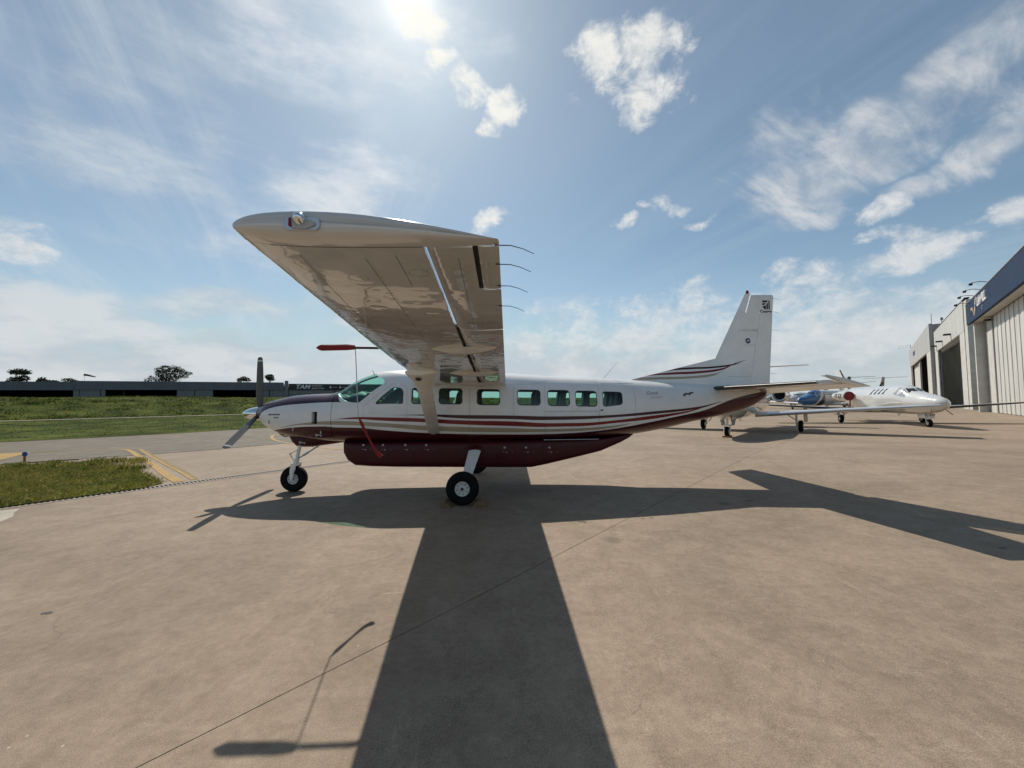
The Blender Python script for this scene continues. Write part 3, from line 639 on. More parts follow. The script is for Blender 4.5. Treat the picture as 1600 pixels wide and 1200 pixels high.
# --- window openings
ws_poly = [(2.624, 2.184), (2.731, 2.098), (2.83, 2.058), (2.94, 2.036), (3.04, 2.028), (3.128, 2.035), (3.28, 2.16), (3.424, 2.288), (3.56, 2.385), (3.637, 2.435), (3.660, 2.48), (3.651, 2.519), (3.60, 2.575), (3.452, 2.63), (3.24, 2.80), (2.36, 2.46), (2.40, 2.275)]
def rect(x0, z1, x1, z0, dz=0.): return [(x0, z0), (x0, z1), (x1, z1-dz), (x1, z0-dz)]
w_door = rounded([(3.50, 2.0), (3.50, 2.03), (3.64, 2.175), (3.87, 2.365), (4.05, 2.34), (4.098, 2.26), (4.097, 2.0)], [.03, .03, .05, .05, .05, .05, .04])
wins = [rounded(rect(4.282, 2.345, 4.585, 1.99, .005), .075), rounded(rect(4.88, 2.328, 5.395, 1.98, .012), .085), rounded(rect(5.715, 2.298, 6.222, 1.95, .012), .085), rounded(rect(6.604, 2.275, 7.113, 1.932, .012), .085)]
wc = [rounded(rect(7.272, 2.262, 7.762, 1.912, .014), .085), rounded(rect(7.890, 2.238, 8.374, 1.892, .014), .085)]
w_tail = rounded([(8.50, 1.872), (8.50, 2.212), (8.952, 2.195), (8.952, 1.915)], .075)
boolean(fus, side_prism(ws_poly, -1.3, 1.3))
for poly in wins+[w_tail]: boolean(fus, side_prism(poly, -1.3, 1.3))
for poly in [w_door]+wc: boolean(fus, side_prism(poly, .25, 1.3))
boolean(doors[0], side_prism(w_door, -1.3, -.2))
for poly in wc: boolean(doors[1], side_prism(poly, -1.3, -.2))
for o in [fus]+doors: shade(o, 30); adopt(o, plane)
fus.name = 'fuselage'
# glass and rubber surrounds
def pane(poly, sgn, parent, name='window_pane', m_=M_glass, off=.012):
    P = np.array(poly); c = P.mean(0); V = [(c[0], sgn*(hull_y(*c)-off), c[1])]; n = len(P)
    for f in (.5, 1.):
        for p in P: q = c+(p-c)*f; V.append((q[0], sgn*(hull_y(*q)-off), q[1]))
    F = [(0, 1+i, 1+(i+1) % n) for i in range(n)]+[(1+i, 1+n+i, 1+n+(i+1) % n, 1+(i+1) % n) for i in range(n)]
    return fix_normals(from_data(name, V, F, m_, parent, True, 60))
def surround(poly, sgn, parent, wd=.012, name='window_frame', m_=M_dark, lift=.002):
    P0 = np.array(shrink(poly, -wd*.35)); P1 = np.array(shrink(poly, wd)); n = len(P0); V = []
    for P, o_ in ((P0, lift), (P1, lift*.6), (P1, -.014)):
        for p in P: V.append((p[0], sgn*(hull_y(*p)+o_), p[1]))
    F = [(k*n+i, k*n+(i+1) % n, (k+1)*n+(i+1) % n, (k+1)*n+i) for k in range(2) for i in range(n)]
    return fix_normals(from_data(name, V, F, m_, parent, True, 40))
M_seal = mat('window_seal', (.05, .05, .048), .6)
for poly in wins+[w_tail]:
    for sg in (-1, 1):
        w_ = surround(poly, sg, plane, name='window', m_=M_seal); pane(poly, sg, w_)
for poly, dr_ in ((w_door, doors[0]), (wc[0], doors[1]), (wc[1], doors[1])):
    surround(poly, -1, dr_, m_=M_seal); pane(poly, -1, dr_)
    w_ = surround(poly, 1, plane, name='window', m_=M_seal); pane(poly, 1, w_)
# windshield: a thin curved shell in the opening
wsx = [2.30]+list(np.arange(2.4, 3.8, .06))
wsh = hull_solid('windshield', wsx, .006, M_wsglass); core = hull_solid('cut', [2.25]+wsx[1:-1]+[3.9], .011, M_wsglass)
boolean(wsh, core); boolean(wsh, side_prism(shrink(ws_poly, .001), -1.3, 1.3), 'INTERSECT'); shade(wsh, 40); adopt(wsh, plane)
b = MB(); Pm = [(x, -.10, float(pchip(x, HX, HT))-.075) for x in np.arange(2.38, 3.5, .08)]; b.tube(Pm, .022, 6); b.build('windshield_post', M_seal, plane, True)
zz_ = [p for p in ws_poly if p[1] < 2.66]
def edge_strip(poly, sg, lo, hi):
    P0 = np.array(poly[lo:hi]); V = []
    return V
ws_edge = [(2.42, 2.285)]+ws_poly[:14]
for sg in (-1, 1):
    V = []; P = np.array([p for p in ws_edge if hull_y(*p) > .12])
    nrm = []
    for i in range(len(P)):
        t_ = P[min(i+1, len(P)-1)]-P[max(i-1, 0)]; t_ /= np.linalg.norm(t_); nrm.append((t_[1], -t_[0]))
    nrm = np.array(nrm)
    for w_, o_ in ((.022, .0025), (-.006, .0035), (-.010, -.012)):
        Q = P+nrm*w_
        for q in Q: V.append((q[0], sg*(hull_y(*q)+o_), q[1]))
    n = len(P); F = [(k*n+i, k*n+i+1, (k+1)*n+i+1, (k+1)*n+i) for k in range(2) for i in range(n-1)]
    fix_normals(from_data('windshield_frame', V, F, M_white, plane, True, 40))
# cowling
cowl = hull_solid('cowling', [.50, .53, .57, .62, .68, .76, .86, .98]+list(np.arange(1.1, 2.4, .13))+[SEAM-.006], 0., M_livery)
vent = MB(); vent.add([(2.037, -.9, 1.845), (2.190, -.9, 1.845), (2.190, -.9, 1.577), (2.037, -.9, 1.577), (2.037, -.44, 1.845), (2.16, -.62, 1.845), (2.16, -.62, 1.577), (2.037, -.44, 1.577)], [(0, 1, 2, 3), (4, 7, 6, 5), (0, 4, 5, 1), (1, 5, 6, 2), (2, 6, 7, 3), (3, 7, 4, 0)])
boolean(cowl, vent.build('cut', M_inner)); shade(cowl, 30); adopt(cowl, plane)
b = MB(); b.add([(2.040, -.52, 1.842), (2.040, -.52, 1.580), (2.12, -.505, 1.580), (2.12, -.505, 1.842)], [(0, 1, 2, 3)]); b.build('vent_lining', M_dark, cowl)
# nose gear fairing, cargo pod
b = MB(); rings = []
for x, zb, w_ in [(1.18, 1.27, .03), (1.24, 1.23, .09), (1.33, 1.105, .14), (1.435, 1.018, .17), (1.60, 1.006, .18), (1.776, 1.010, .18), (2.05, 1.045, .17), (2.316, 1.078, .14), (2.62, 1.118, .06)]:
    rings.append([(x, w_*math.cos(a), zb+.14+(.14 if math.sin(a) < 0 else .2)*math.copysign(abs(math.sin(a))**.6, math.sin(a))) for a in np.linspace(0, 2*math.pi, 20, endpoint=False)])
fix_normals(b.loft(rings).build('nose_gear_fairing', M_maroon, plane, True))
b = MB(); rings = []
PB = [(2.645, 1.05, .30), (2.655, .98, .42), (2.70, .885, .52), (2.80, .735, .58), (2.97, .625, .615), (3.3, .600, .63), (3.9, .576, .64), (5.3, .548, .64), (6.5, .530, .64), (6.9, .523, .635), (7.2, .575, .62), (7.53, .645, .60), (8.0, .745, .56), (8.5, .855, .50), (8.97, 1.035, .40), (9.2, 1.135, .30), (9.34, 1.21, .18)]
for x, zb, w_ in PB:
    zt = 1.16 if x < 8.6 else 1.16+(x-8.6)*.11; h = (zt-zb); rings.append([(x, w_*math.copysign(abs(math.cos(a))**.26, math.cos(a)), (zb+zt)/2+h/2*math.copysign(abs(math.sin(a))**.26, math.sin(a))) for a in np.linspace(0, 2*math.pi, 40, endpoint=False)])
pod = fix_normals(b.loft(rings).build('cargo_pod', M_maroon, plane, True))
def pod_y(x): return float(pchip(x, [q[0] for q in PB], [q[2] for q in PB]))
lat0 = None
for x, z in [(3.177, 1.124), (3.614, 1.118), (4.108, 1.111), (4.569, 1.104), (6.31, 1.025), (6.784, 1.018), (7.31, 1.007)]:
    b = MB(); y = -pod_y(x)-.004; z -= .03
    b.box((x-.022, y-.006, z-.018), (x+.022, y+.02, z+.018)); b.build('latch', M_latch, pod)
    for q0, q1 in (((x-.03, y-.004, z-.10), (x-.016, y+.02, z-.090)), ((x+.02, y-.004, z-.110), (x+.06, y+.02, z-.096)), ((x+.16, y-.004, z-.10), (x+.178, y+.02, z-.094))): MB().box(q0, q1).build('stencil_mark', M_latch, pod)
b = MB(); b.box((7.18, -.66, 1.146), (8.41, -.60, 1.158)); b.build('step_rail', M_grey, pod)
for x in (3.72, 4.28, 5.03, 6.75, 7.15):
    b = MB(); y = -pod_y(x)-.002; b.box((x-.003, y-.0015, .62), (x+.003, y+.01, 1.06)); b.build('panel_seam', M_dark, pod)
# cowl marks
for x, z in [(1.584, 1.475), (2.235, 1.40)]:
    b = MB(); y = -hull_y(x, z)-.003; b.box((x-.012, y-.004, z-.05), (x+.012, y+.02, z+.04)); b.build('placard', M_latch, plane)
for x, z in [(2.165, 1.326), (1.594, 1.125)]:
    b = MB(); y = -(hull_y(x, z) if z > 1.2 else .17)-.004
    for k in range(3): MB().box((x-.07+k*.05, y-.004, z-.03+.012*(k % 2)), (x-.03+k*.05, y+.03, z+.03)).build('placard', M_latch, plane)
b = MB(); b.box((.978, -hull_y(.98, 1.64)-.006, 1.59), (.992, -hull_y(.98, 1.64)+.03, 1.69)); b.build('vent_slot', M_dark, cowl)
def hull_text(body, size, x, z, m_, name, shear=.0, parent=None, bold=0.):
    V, F = text_mesh(body, size, shear, bold); Q = [(x+v[0], -hull_y(x+v[0], z+v[1])-.004, z+v[1]) for v in V]
    return from_data(name, Q, F, m_, parent or plane, False)
hull_text('BLACKHAWK', .042, 1.14, 1.79, M_decal, 'lettering', .2, cowl, .002); hull_text('POWER', .036, 1.17, 1.722, M_decal, 'lettering', .3, cowl, .001)
V = [(.955, 1.77), (1.0, 1.775), (1.045, 1.812), (1.0, 1.806)]; from_data('emblem', [(x, -hull_y(x, z)-.004, z) for x, z in V], [(0, 1, 2, 3)], M_decal, cowl, False)
hull_text('Grand', .11, 9.66, 2.165, M_decal, 'lettering', .35, fus, -.001); hull_text('Caravan', .085, 9.74, 2.075, M_silverdecal, 'lettering', .35, fus, 0.)
V = [(10.40, 2.085), (10.43, 2.135), (10.47, 2.16), (10.56, 2.158), (10.63, 2.185), (10.70, 2.175), (10.66, 2.15), (10.60, 2.13), (10.58, 2.095), (10.55, 2.125), (10.49, 2.12), (10.45, 2.085)]
from_data('emblem', [(x, -hull_y(x, z)-.004, z) for x, z in V], [tuple(range(len(V)))], mat('decal_brown', (.10, .07, .04), .5), fus, False)
# door furniture, small fittings
for dd_, x, z in ((doors[0], 3.55, 1.83), (doors[1], 7.90, 1.856)):
    b = MB(); y = -hull_y(x, z); b.obox((x, y-.008, z), (.095, 0, 0), (0, .010, 0), (0, 0, .016)); b.obox((x-.17, y-.004, z+.003), (.012, 0, 0), (0, .006, 0), (0, 0, .012)); b.build('handle', M_alu, dd_)
for x, z, s_ in ((7.19, 1.83, .035), (6.97, 1.875, .03), (8.47, 1.80, .03), (12.0, 2.15, .05), (3.43, 1.93, .03)):
    b = MB(); y = -hull_y(x, z); b.obox((x, y-.003, z), (s_, 0, 0), (0, .006, 0), (0, 0, s_*.5)); b.build('access_plate', M_alu if x != 8.47 else M_seal, plane)
b = MB(); x_ = 8.68; zt_ = float(pchip(x_, HX, HT)); b.tube([(x_, -.1, zt_-.02), (x_+.33, -.1, zt_+.37)], [.008, .003], 6); b.build('antenna', M_alu, plane, True)
b = MB(); x_ = 3.24; b.tube([(x_, -.1, 2.68), (x_-.02, -.1, 2.76), (x_-.06, -.1, 2.80)], [.012, .007, .004], 6); b.build('antenna', M_alu, plane, True)
# vertical skin seams on the fuselage
def skin_seam(x, z0, z1, parent=plane):
    zs = np.linspace(z0, z1, 14); V = []
    for z in zs:
        y = -hull_y(x, z)-.0012; V += [(x-.0022, y, z), (x+.0022, y, z)]
    return from_data('skin_seam', V, [(2*i, 2*i+1, 2*i+3, 2*i+2) for i in range(13)], M_seam, parent, False)
for x, z0, z1 in ((6.52, 1.35, 2.35), (4.72, 1.35, 2.4), (9.25, 1.35, 2.42), (5.55, 1.35, 2.3)): skin_seam(x, z0, z1)
def long_seam(x0, x1, z):
    V = []
    for x in np.linspace(x0, x1, 16):
        y = -hull_y(x, z)-.0012; V += [(x, y, z-.002), (x, y, z+.002)]
    return from_data('skin_seam', V, [(2*i, 2*i+1, 2*i+3, 2*i+2) for i in range(15)], M_seam, plane, False)
long_seam(4.3, 7.15, 2.40); long_seam(8.5, 9.3, 2.40)
# cabin: floor, panel, seats
b = MB(); b.box((2.75, -.62, 1.40), (9.1, .62, 1.44)); b.build('cabin_floor', M_inner, plane)
b = MB(); b.add([(2.70, -.60, 2.10), (3.12, -.60, 2.14), (3.10, -.60, 1.6), (2.70, -.60, 1.6), (2.70, .60, 2.10), (3.12, .60, 2.14), (3.10, .60, 1.6), (2.70, .60, 1.6)], [(0, 1, 2, 3), (4, 7, 6, 5), (0, 4, 5, 1), (1, 5, 6, 2), (2, 6, 7, 3), (3, 7, 4, 0)]); b.build('instrument_panel', M_panel, plane)
rings = [[(x, y, z) for y, z in [(.34*math.cos(a), 2.10+h*math.sin(a)) for a in np.linspace(0, math.pi, 10)]] for x, h in ((2.74, .05), (2.9, .15), (3.06, .20), (3.2, .16), (3.22, .02))]
for sy in (-.30, .30):
    b = MB(); b.loft([[(x, y+sy, z) for x, y, z in r] for r in rings], True, True); fix_normals(b.build('glareshield', M_panel, plane, True))
def seat(x, y, s=1.):
    b_ = MB()
    def rb(c, e, tilt=0.):
        c = np.array(c); P = []
        ax = np.array([math.cos(tilt), 0, -math.sin(tilt)]); az = np.array([math.sin(tilt), 0, math.cos(tilt)])
        rr = []
        for h, f in ((-1, .8), (-.85, 1.), (.85, 1.), (1, .8)):
            rr.append([c+az*e[2]*h+ax*e[0]*f*math.copysign(abs(math.cos(a))**.5, math.cos(a))+np.array([0, 1, 0])*e[1]*f*math.copysign(abs(math.sin(a))**.5, math.sin(a)) for a in np.linspace(0, 2*math.pi, 16, endpoint=False)])
        b_.loft(rr)
    rb((x-.02, y, 1.66), (.22, .22, .06)); rb((x+.22, y, 1.93), (.055, .22, .30), .16); rb((x+.28, y, 2.25), (.045, .13, .075), .1); b_.box((x-.15, y-.18, 1.44), (x+.15, y+.18, 1.6))
    return fix_normals(b_.build('seat', M_seat, plane, True))
for x, y in [(3.72, -.30), (3.72, .30), (5.02, .34), (5.02, -.34), (6.78, .34), (7.42, .34), (7.42, -.34), (8.06, .34), (8.62, -.3), (8.62, .3)]: seat(x, y)

# --- wings
def wing_geo(s): return 4.42+.70*s+.125*s*s, 6.352-.004*s, 2.57+.165*s, 2.385+.300*s, 170e-3-.064*s, -.60-7.28*s
def wing_pt(s, c, upr, sg, dc=0.):
    xl, xt, zl, zt, T, y = wing_geo(s); ch = xt-xl; cc = min(max(c, 0), 1)
    yt = 5*T*(.2969*math.sqrt(cc)-.126*cc-.3516*cc**2+.2843*cc**3-.1036*cc**4); cam_ = .075*cc*(1-cc)**1.5
    z = zl+(zt-zl)*c+ch*(cam_+(yt if upr else -yt*.92))
    return (xl+ch*c, -sg*y if sg < 0 else -y, z) if False else (xl+ch*c, y*sg, z)
def wing_sec(s, c0, c1, sg, n=16, close_nose=False, th=1.):
    t = [c0+(c1-c0)*(1-math.cos(math.pi*k/n))/2 for k in range(n+1)] if c0 == 0 else [c0+(c1-c0)*k/n for k in range(n+1)]
    U = [np.array(wing_pt(s, c, True, sg)) for c in t]; L = [np.array(wing_pt(s, c, False, sg)) for c in t]
    if close_nose:                         # round the front of a control surface
        for k in range(min(3, n)):
            f = (.25, .72, .93)[k]; m_ = (U[k]+L[k])/2; U[k] = m_+(U[k]-m_)*f; L[k] = m_+(L[k]-m_)*f
    if th != 1.:
        for k in range(n+1): m_ = (U[k]+L[k])/2; U[k] = m_+(U[k]-m_)*th; L[k] = m_+(L[k]-m_)*th
    P = U[::-1]+(L[1:] if c0 == 0 else L)
    return P
def wing(sg):
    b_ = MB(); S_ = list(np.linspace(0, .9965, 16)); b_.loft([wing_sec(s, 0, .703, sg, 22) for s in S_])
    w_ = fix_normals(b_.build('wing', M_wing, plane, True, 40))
    # rounded tip cap
    b_ = MB(); rr = []
    for s, th, dc in ((.9970, 1., 0), (.9995, 1., 0), (1.0035, .99, .0), (1.0070, .965, .002), (1.0096, .91, .006), (1.0115, .82, .012), (1.0125, .68, .02), (1.0131, .45, .03), (1.0133, .2, .04)):
        P = wing_sec(s, 0, 1., sg, 22, th=th); xm = 5.95; xl_, xt_ = P[22][0], P[0][0]; y0_, y1_ = -.60-7.28*.9969, -.60-7.28*s; row = []
        for p in P:
            c = min(max((p[0]-xl_)/(xt_-xl_), 0), 1); k_ = 1-.55*max(c-.45, 0)**1.6/.55**1.6; k_ *= 1-.16*(1-min(c/.12, 1))**2
            row.append((xm+(p[0]-xm)*(1-dc), (y0_+(y1_-y0_)*k_)*sg, p[2]))
        rr.append(row)
    fix_normals(b_.loft(rr).build('wing_tip', M_wing, w_, True, 50))
    # flap, aileron, trim tab
    b_ = MB(); b_.loft([wing_sec(s, .716, 1., sg, 8, True) for s in np.linspace(.012, .770, 10)]); fix_normals(b_.build('flap', M_wing, w_, True, 40))
    b_ = MB(); b_.loft([wing_sec(s, .7095, 1., sg, 8, True) for s in np.linspace(.774, .915, 4)]); b_.loft([wing_sec(s, .7095, .895, sg, 8, True) for s in np.linspace(.915, .9945, 3)])
    fix_normals(b_.build('aileron', M_wing, w_, True, 40))
    b_ = MB(); b_.loft([wing_sec(s, .914, 1., sg, 4, True) for s in np.linspace(.917, .9945, 3)]); fix_normals(b_.build('trim_tab', M_wing, w_, True, 40))
    b_ = MB(); b_.loft([wing_sec(s, .70, .716, sg, 2, th=.3) for s in np.linspace(.0, .77, 6)]); fix_normals(b_.build('flap_well', M_dark, w_, False))
    b_ = MB(); b_.loft([wing_sec(s, .894, .915, sg, 2, th=.35) for s in np.linspace(.917, .9945, 3)]); fix_normals(b_.build('tab_hinge', M_dark, w_, False))
    # lower skin details
    def low(s, c, d=.0015): p = wing_pt(s, c, False, sg); return (p[0], p[1], p[2]-d)
    b_ = MB()
    def line(pts, w=.0016):
        for (s0, c0), (s1, c1) in zip(pts[:-1], pts[1:]):
            for k in range(6):
                sa, sb = s0+(s1-s0)*k/6, s0+(s1-s0)*(k+1)/6; ca, cb = c0+(c1-c0)*k/6, c0+(c1-c0)*(k+1)/6
                ds, dc_ = (w/7.2*abs(c1-c0)/(abs(c1-c0)+abs(s1-s0)*4+1e-6)), (w/1.5*abs(s1-s0)*4/(abs(c1-c0)+abs(s1-s0)*4+1e-6))
                b_.add([low(sa-ds, ca-dc_), low(sb-ds, cb-dc_), low(sb+ds, cb+dc_), low(sa+ds, ca+dc_)], [(0, 1, 2, 3)])
    line([(.9968, .0), (.9968, .703)], .002); line([(.984, .19), (.86, .17), (.0, .16)]); line([(.60, .03), (.60, .7)]); line([(.80, .03), (.80, .7)]); line([(.40, .03), (.40, .7)]); line([(.98, .45), (.7, .46)]); line([(.60, .38), (.0, .38)])
    line([(.77, .82), (.98, .83)]); line([(.93, .58), (.985, .58)])
    tag(b_.build('skin_seam', M_seam, w_), kind='stuff')
    r0 = None
    for s, c in [(.945, .355), (.955, .64), (.89, .33), (.83, .60), (.70, .35), (.55, .33), (.66, .58)]:
        b_ = MB(); xl, xt, *_ = wing_geo(s); ch = xt-xl; n = 20
        for r1, r2 in ((.050, .053),):
            q = [[low(s+r*math.sin(a)/7.2, c+r*math.cos(a)/ch, .0016) for a in np.linspace(0, 2*math.pi, n, endpoint=False)] for r in (r1, r2)]
            b_.loft(q, False)
        b_.build('access_panel', M_ring, w_)
    b_ = MB()
    def rivets(pts, step=.045):
        for (s0, c0), (s1, c1) in zip(pts[:-1], pts[1:]):
            L_ = math.hypot((s1-s0)*7.28, (c1-c0)*1.5); k_n = int(L_/step)
            for k in range(k_n):
                f = k/k_n; s_, c_ = s0+(s1-s0)*f, c0+(c1-c0)*f; p = low(s_, c_, .0016); b_.add([(p[0]+.0032*math.cos(q), p[1]+.0032*math.sin(q), p[2]) for q in np.arange(0, 6.28, 1.05)], [tuple(range(6))])
    if sg > 0:
        for s_ in (.60, .80, .40, .70, .50, .90): rivets([(s_+.004, .04), (s_+.004, .69)])
        for c_ in (.20, .37, .465, .66): rivets([(.985, c_), (.02, c_-.02)])
        tag(b_.build('rivets', M_ring, w_), kind='stuff')
    # flap track fairings
    for s in (.105, .355, .655):
        b_ = MB(); rr = []
        for c, h, wd in ((.46, .004, .012), (.54, .035, .045), (.64, .060, .06), (.715, .065, .06), (.80, .055, .05), (.88, .03, .03), (.945, .006, .010)):
            p = wing_pt(s, c, False, sg)
            rr.append([(p[0], p[1]+wd*math.cos(a), p[2]+.012-(h+.012)*max(math.sin(a), 0)-.0*a) for a in np.linspace(0, math.pi, 9)]+[(p[0], p[1], p[2]+.02)])
        fix_normals(b_.loft(rr).build('flap_fairing', M_wing, w_, True, 50))
    for s, cx_ in ((.30, .72), (.50, .72), (.56, .72)):
        b_ = MB(); p = wing_pt(s, .712, False, sg); b_.box((p[0]-.012, p[1]-.07, p[2]-.003), (p[0]+.025, p[1]+.07, p[2]+.01)); b_.build('flap_gap', M_dark, w_)
    # static wicks
    for s in (.998, .968, .925, .87):
        p = np.array(wing_pt(min(s, .99), 1., True, sg)); p[1] = (-.60-7.28*s)*sg; b_ = MB()
        b_.tube([p+(-.02, 0, -.004), p+(.05, 0, -.006), p+(.10, 0, -.020), p+(.15, 0, -.043)], [.0028, .0022, .0018, .0015], 5); b_.build('static_wick', M_panel, w_, True)
    # strut
    b_ = MB(); top = np.array((5.05, -3.25*sg, 2.47)) if False else np.array((5.02, -3.20, 2.475)); bot = np.array((4.768, -.76, 1.345)); rr = []
    for f, ch, th in ((0, .10, .03), (.015, .12, .045), (.04, .125, .05), (.5, .13, .05), (.78, .135, .05), (.88, .155, .052), (.94, .19, .055), (.985, .24, .055), (1.02, .27, .05)):
        c = bot+(top-bot)*f; rr.append([(c[0]+ch*math.cos(a), (c[1])*sg, c[2]+th*math.sin(a)*(1 if math.cos(a) < 0 else 1-.75*math.cos(a))) for a in np.linspace(0, 2*math.pi, 20, endpoint=False)])
    st_ = fix_normals(b_.loft(rr).build('wing_strut', M_white, plane, True, 50))
    b_ = MB(); c = bot+(top-bot)*.955; b_.lathe([(0, .045), (.006, .05), (.01, .045)], (c[0]-.05, (c[1]-.075)*sg if sg > 0 else -(c[1]-.075), c[2]-.035), (0, -.4*sg, -.9), 16); b_.build('tie_down_ring', M_seal, st_, True)
    # tip light
    yt = (-.60-7.28*1.0118)*sg; xq, zq = 5.565, 2.728
    b_ = MB(); ol = rounded([(xq-.070, zq-.027), (xq-.070, zq+.025), (xq+.070, zq+.022), (xq+.070, zq-.029)], .026); b_.prism(ol, lambda x, z: (x, yt-.016*sg, z), lambda x, z: (x, yt+.03*sg, z)); lb = fix_normals(b_.build('navigation_light', M_alu, w_, True))
    b_ = MB(); b_.prism(rounded([(xq-.045, zq-.022), (xq-.045, zq+.024), (xq+.05, zq+.005), (xq+.055, zq-.01), (xq+.02, zq-.026)], .012), lambda x, z: (x, yt-.022*sg, z), lambda x, z: (x, yt, z)); fix_normals(b_.build('light_housing', M_grey, w_, True))
    b_ = MB(); b_.prism(rounded([(xq-.050, zq-.016), (xq-.050, zq+.018), (xq-.040, zq+.020), (xq-.036, zq-.020)], .006), lambda x, z: (x, yt-.0235*sg, z), lambda x, z: (x, yt, z)); fix_normals(b_.build('red_lens', M_redlens, w_, True))
    b_ = MB(); b_.lathe([(0, .024), (.010, .024), (.024, .020), (.034, .012), (.038, .003)], (xq-.006, yt-.016*sg, zq+.010), (0, -sg, .25), 16); b_.build('clear_lens', M_chrome, w_, True)
    if sg > 0:
        pass
    return w_
near_wing = wing(1); far_wing = wing(-1)
# pitot mast on the near wing and its red sleeve
b = MB(); b.tube([(4.95, -4.55, 2.66), (4.80, -4.55, 2.705), (4.30, -4.55, 2.715)], [.02, .017, .017], 8); b.build('pitot_tube', M_seal, near_wing, True)
pc = tag(empty('pitot_cover', (4.35, -4.55, 2.715)), 'red cloth sleeve with cord and red streamer hanging from the wing probe', 'probe cover')
b = MB(); b.tube([(3.99, -4.55, 2.716), (4.03, -4.55, 2.716), (4.06, -4.55, 2.716), (4.20, -4.55, 2.716), (4.38, -4.55, 2.718), (4.47, -4.55, 2.716)], [.006, .032, .040, .038, .038, .028], 10); b.build('sleeve', M_redcloth, pc, True)
cx = 4.47
b = MB(); b.tube([(cx, -4.53, 2.70), (4.485, -4.53, 2.4), (4.50, -4.53, 2.0), (4.512, -4.53, 1.84)], .0055, 6); b.build('cord', M_cord, pc, True)
b = MB(); rr = []
for k, (x, z, w_) in enumerate([(4.515, 1.84, .012), (4.55, 1.76, .030), (4.60, 1.66, .024), (4.64, 1.58, .018), (4.68, 1.50, .022), (4.74, 1.40, .032), (4.80, 1.345, .045)]):
    a = .5+.5*math.sin(k*1.3); rr.append([(x+w_*math.cos(t)*.55, -4.53+w_*math.sin(t)*(.3+.3*a), z+w_*.4*math.cos(t)) for t in np.linspace(0, 2*math.pi, 10, endpoint=False)])
b.loft(rr); b.build('streamer', M_redcloth, pc, True)

# --- tail
def sym(t): return .2969*math.sqrt(t)-.126*t-.3516*t*t+.2843*t**3-.1036*t**4
def fin_ring(z, x0, x1, c0, c1, T, n=8, nose=False):
    """section between chord fractions of a symmetric profile"""
    P = []
    ts = [c0+(c1-c0)*k/n for k in range(n+1)]
    y = [5*T*(x1-x0)*sym(min(max(t, 0), 1)) for t in ts]
    if nose: y[0] *= .3; y[1] *= .85
    P = [(x0+(x1-x0)*t, -yy, z) for t, yy in zip(ts, y)]+[(x0+(x1-x0)*t, yy, z) for t, yy in zip(ts[::-1], y[::-1])]
    return P
def le(z): return 11.437+(z-2.993)*.4997
def te(z): return 12.744+(z-2.36)*.0826
def hg(z): return 12.244+(z-2.366)*.1887
b = MB(); b.loft([fin_ring(z, le(z), te(z), 0., (hg(z)-le(z))/(te(z)-le(z))-.006, .085, 12) for z in np.linspace(2.20, 4.10, 10)])
hn = lambda z: 12.232+(z-4.119)*.318
b.loft([fin_ring(z, le(z), te(z), 0., max((hn(z)-.035-le(z))/(te(z)-le(z)), .04), .085, 6) for z in np.linspace(4.10, 4.575, 5)])
fin = fix_normals(b.build('fin', M_fin, plane, True, 40))
b = MB(); b.loft([fin_ring(z, le(z), te(z), (hg(z)-le(z))/(te(z)-le(z))+.006, 1., .085, 8) for z in np.linspace(2.33, 4.092, 8)])
b.loft([fin_ring(z, le(z), te(z), (hn(z)-le(z))/(te(z)-le(z)), 1., .085, 10, True) for z in (4.112, 4.25, 4.4, 4.50)]+[[(12.62+(p[0]-12.62)*.93, p[1]*.35, 4.540) for p in fin_ring(4.5, le(4.5), te(4.5), (hn(4.5)-le(4.5))/(te(4.5)-le(4.5)), 1., .085, 10, True)]])
rud = fix_normals(b.build('rudder', M_fin, plane, True, 40))
b = MB(); rr = []
for f in np.linspace(0, 1, 14):
    x = 9.38+f*(11.62-9.38); zt = 2.503+(min(x, 11.437)-9.38)*.2382+max(x-11.437, 0)*.24; w_ = .012+.075*f**1.2; zb = float(pchip(x, HX, HT))-.12
    rr.append([(x, -w_*1.9, zb), (x, -w_*1.1, zb+(zt-zb)*.45), (x, -w_*.55, zb+(zt-zb)*.85), (x, -.006, zt), (x, .006, zt), (x, w_*.55, zb+(zt-zb)*.85), (x, w_*1.1, zb+(zt-zb)*.45), (x, w_*1.9, zb)])
fix_normals(b.loft(rr).build('dorsal_fin', M_fin, plane, True, 50))
def fin_y(x, z):
    t = min(max((x-le(z))/(te(z)-le(z)), 0.), 1.); return 5*.085*(te(z)-le(z))*sym(t)
def fin_text(body, size, x, z, m_, shear=0., bold=0., parent=None):
    V, F = text_mesh(body, size, shear, bold); return from_data('lettering', [(x+v[0], -fin_y(x+v[0], z+v[1])-.004, z+v[1]) for v in V], F, m_, parent or fin, False)
fin_text('Cessna', .105, 12.715, 4.125, M_decal, 0., .003, rud); fin_text('CARAVAN', .10, 12.235, 3.665, M_silverdecal, .3, -.001, fin)
LG = [[(-.09, .10), (-.09, .05), (.02, .05), (.06, .10)], [(-.09, .03), (-.09, -.015), (-.05, -.015), (.0, .03)], [(.075, .10), (.10, .10), (.10, -.12), (.07, -.12), (.07, .09)], [(.05, .045), (.055, .045), (.055, -.12), (.015, -.12), (.015, .01)], [(-.02, -.03), (.0, -.01), (.0, -.12), (-.035, -.12), (-.08, -.06), (-.08, -.04)]]
b = MB()
for P in LG: b.add([(12.720+x, -fin_y(12.72+x, 4.30+z)-.004, 4.30+z) for x, z in P], [tuple(range(len(P)))])
b.build('emblem', M_decal, rud)
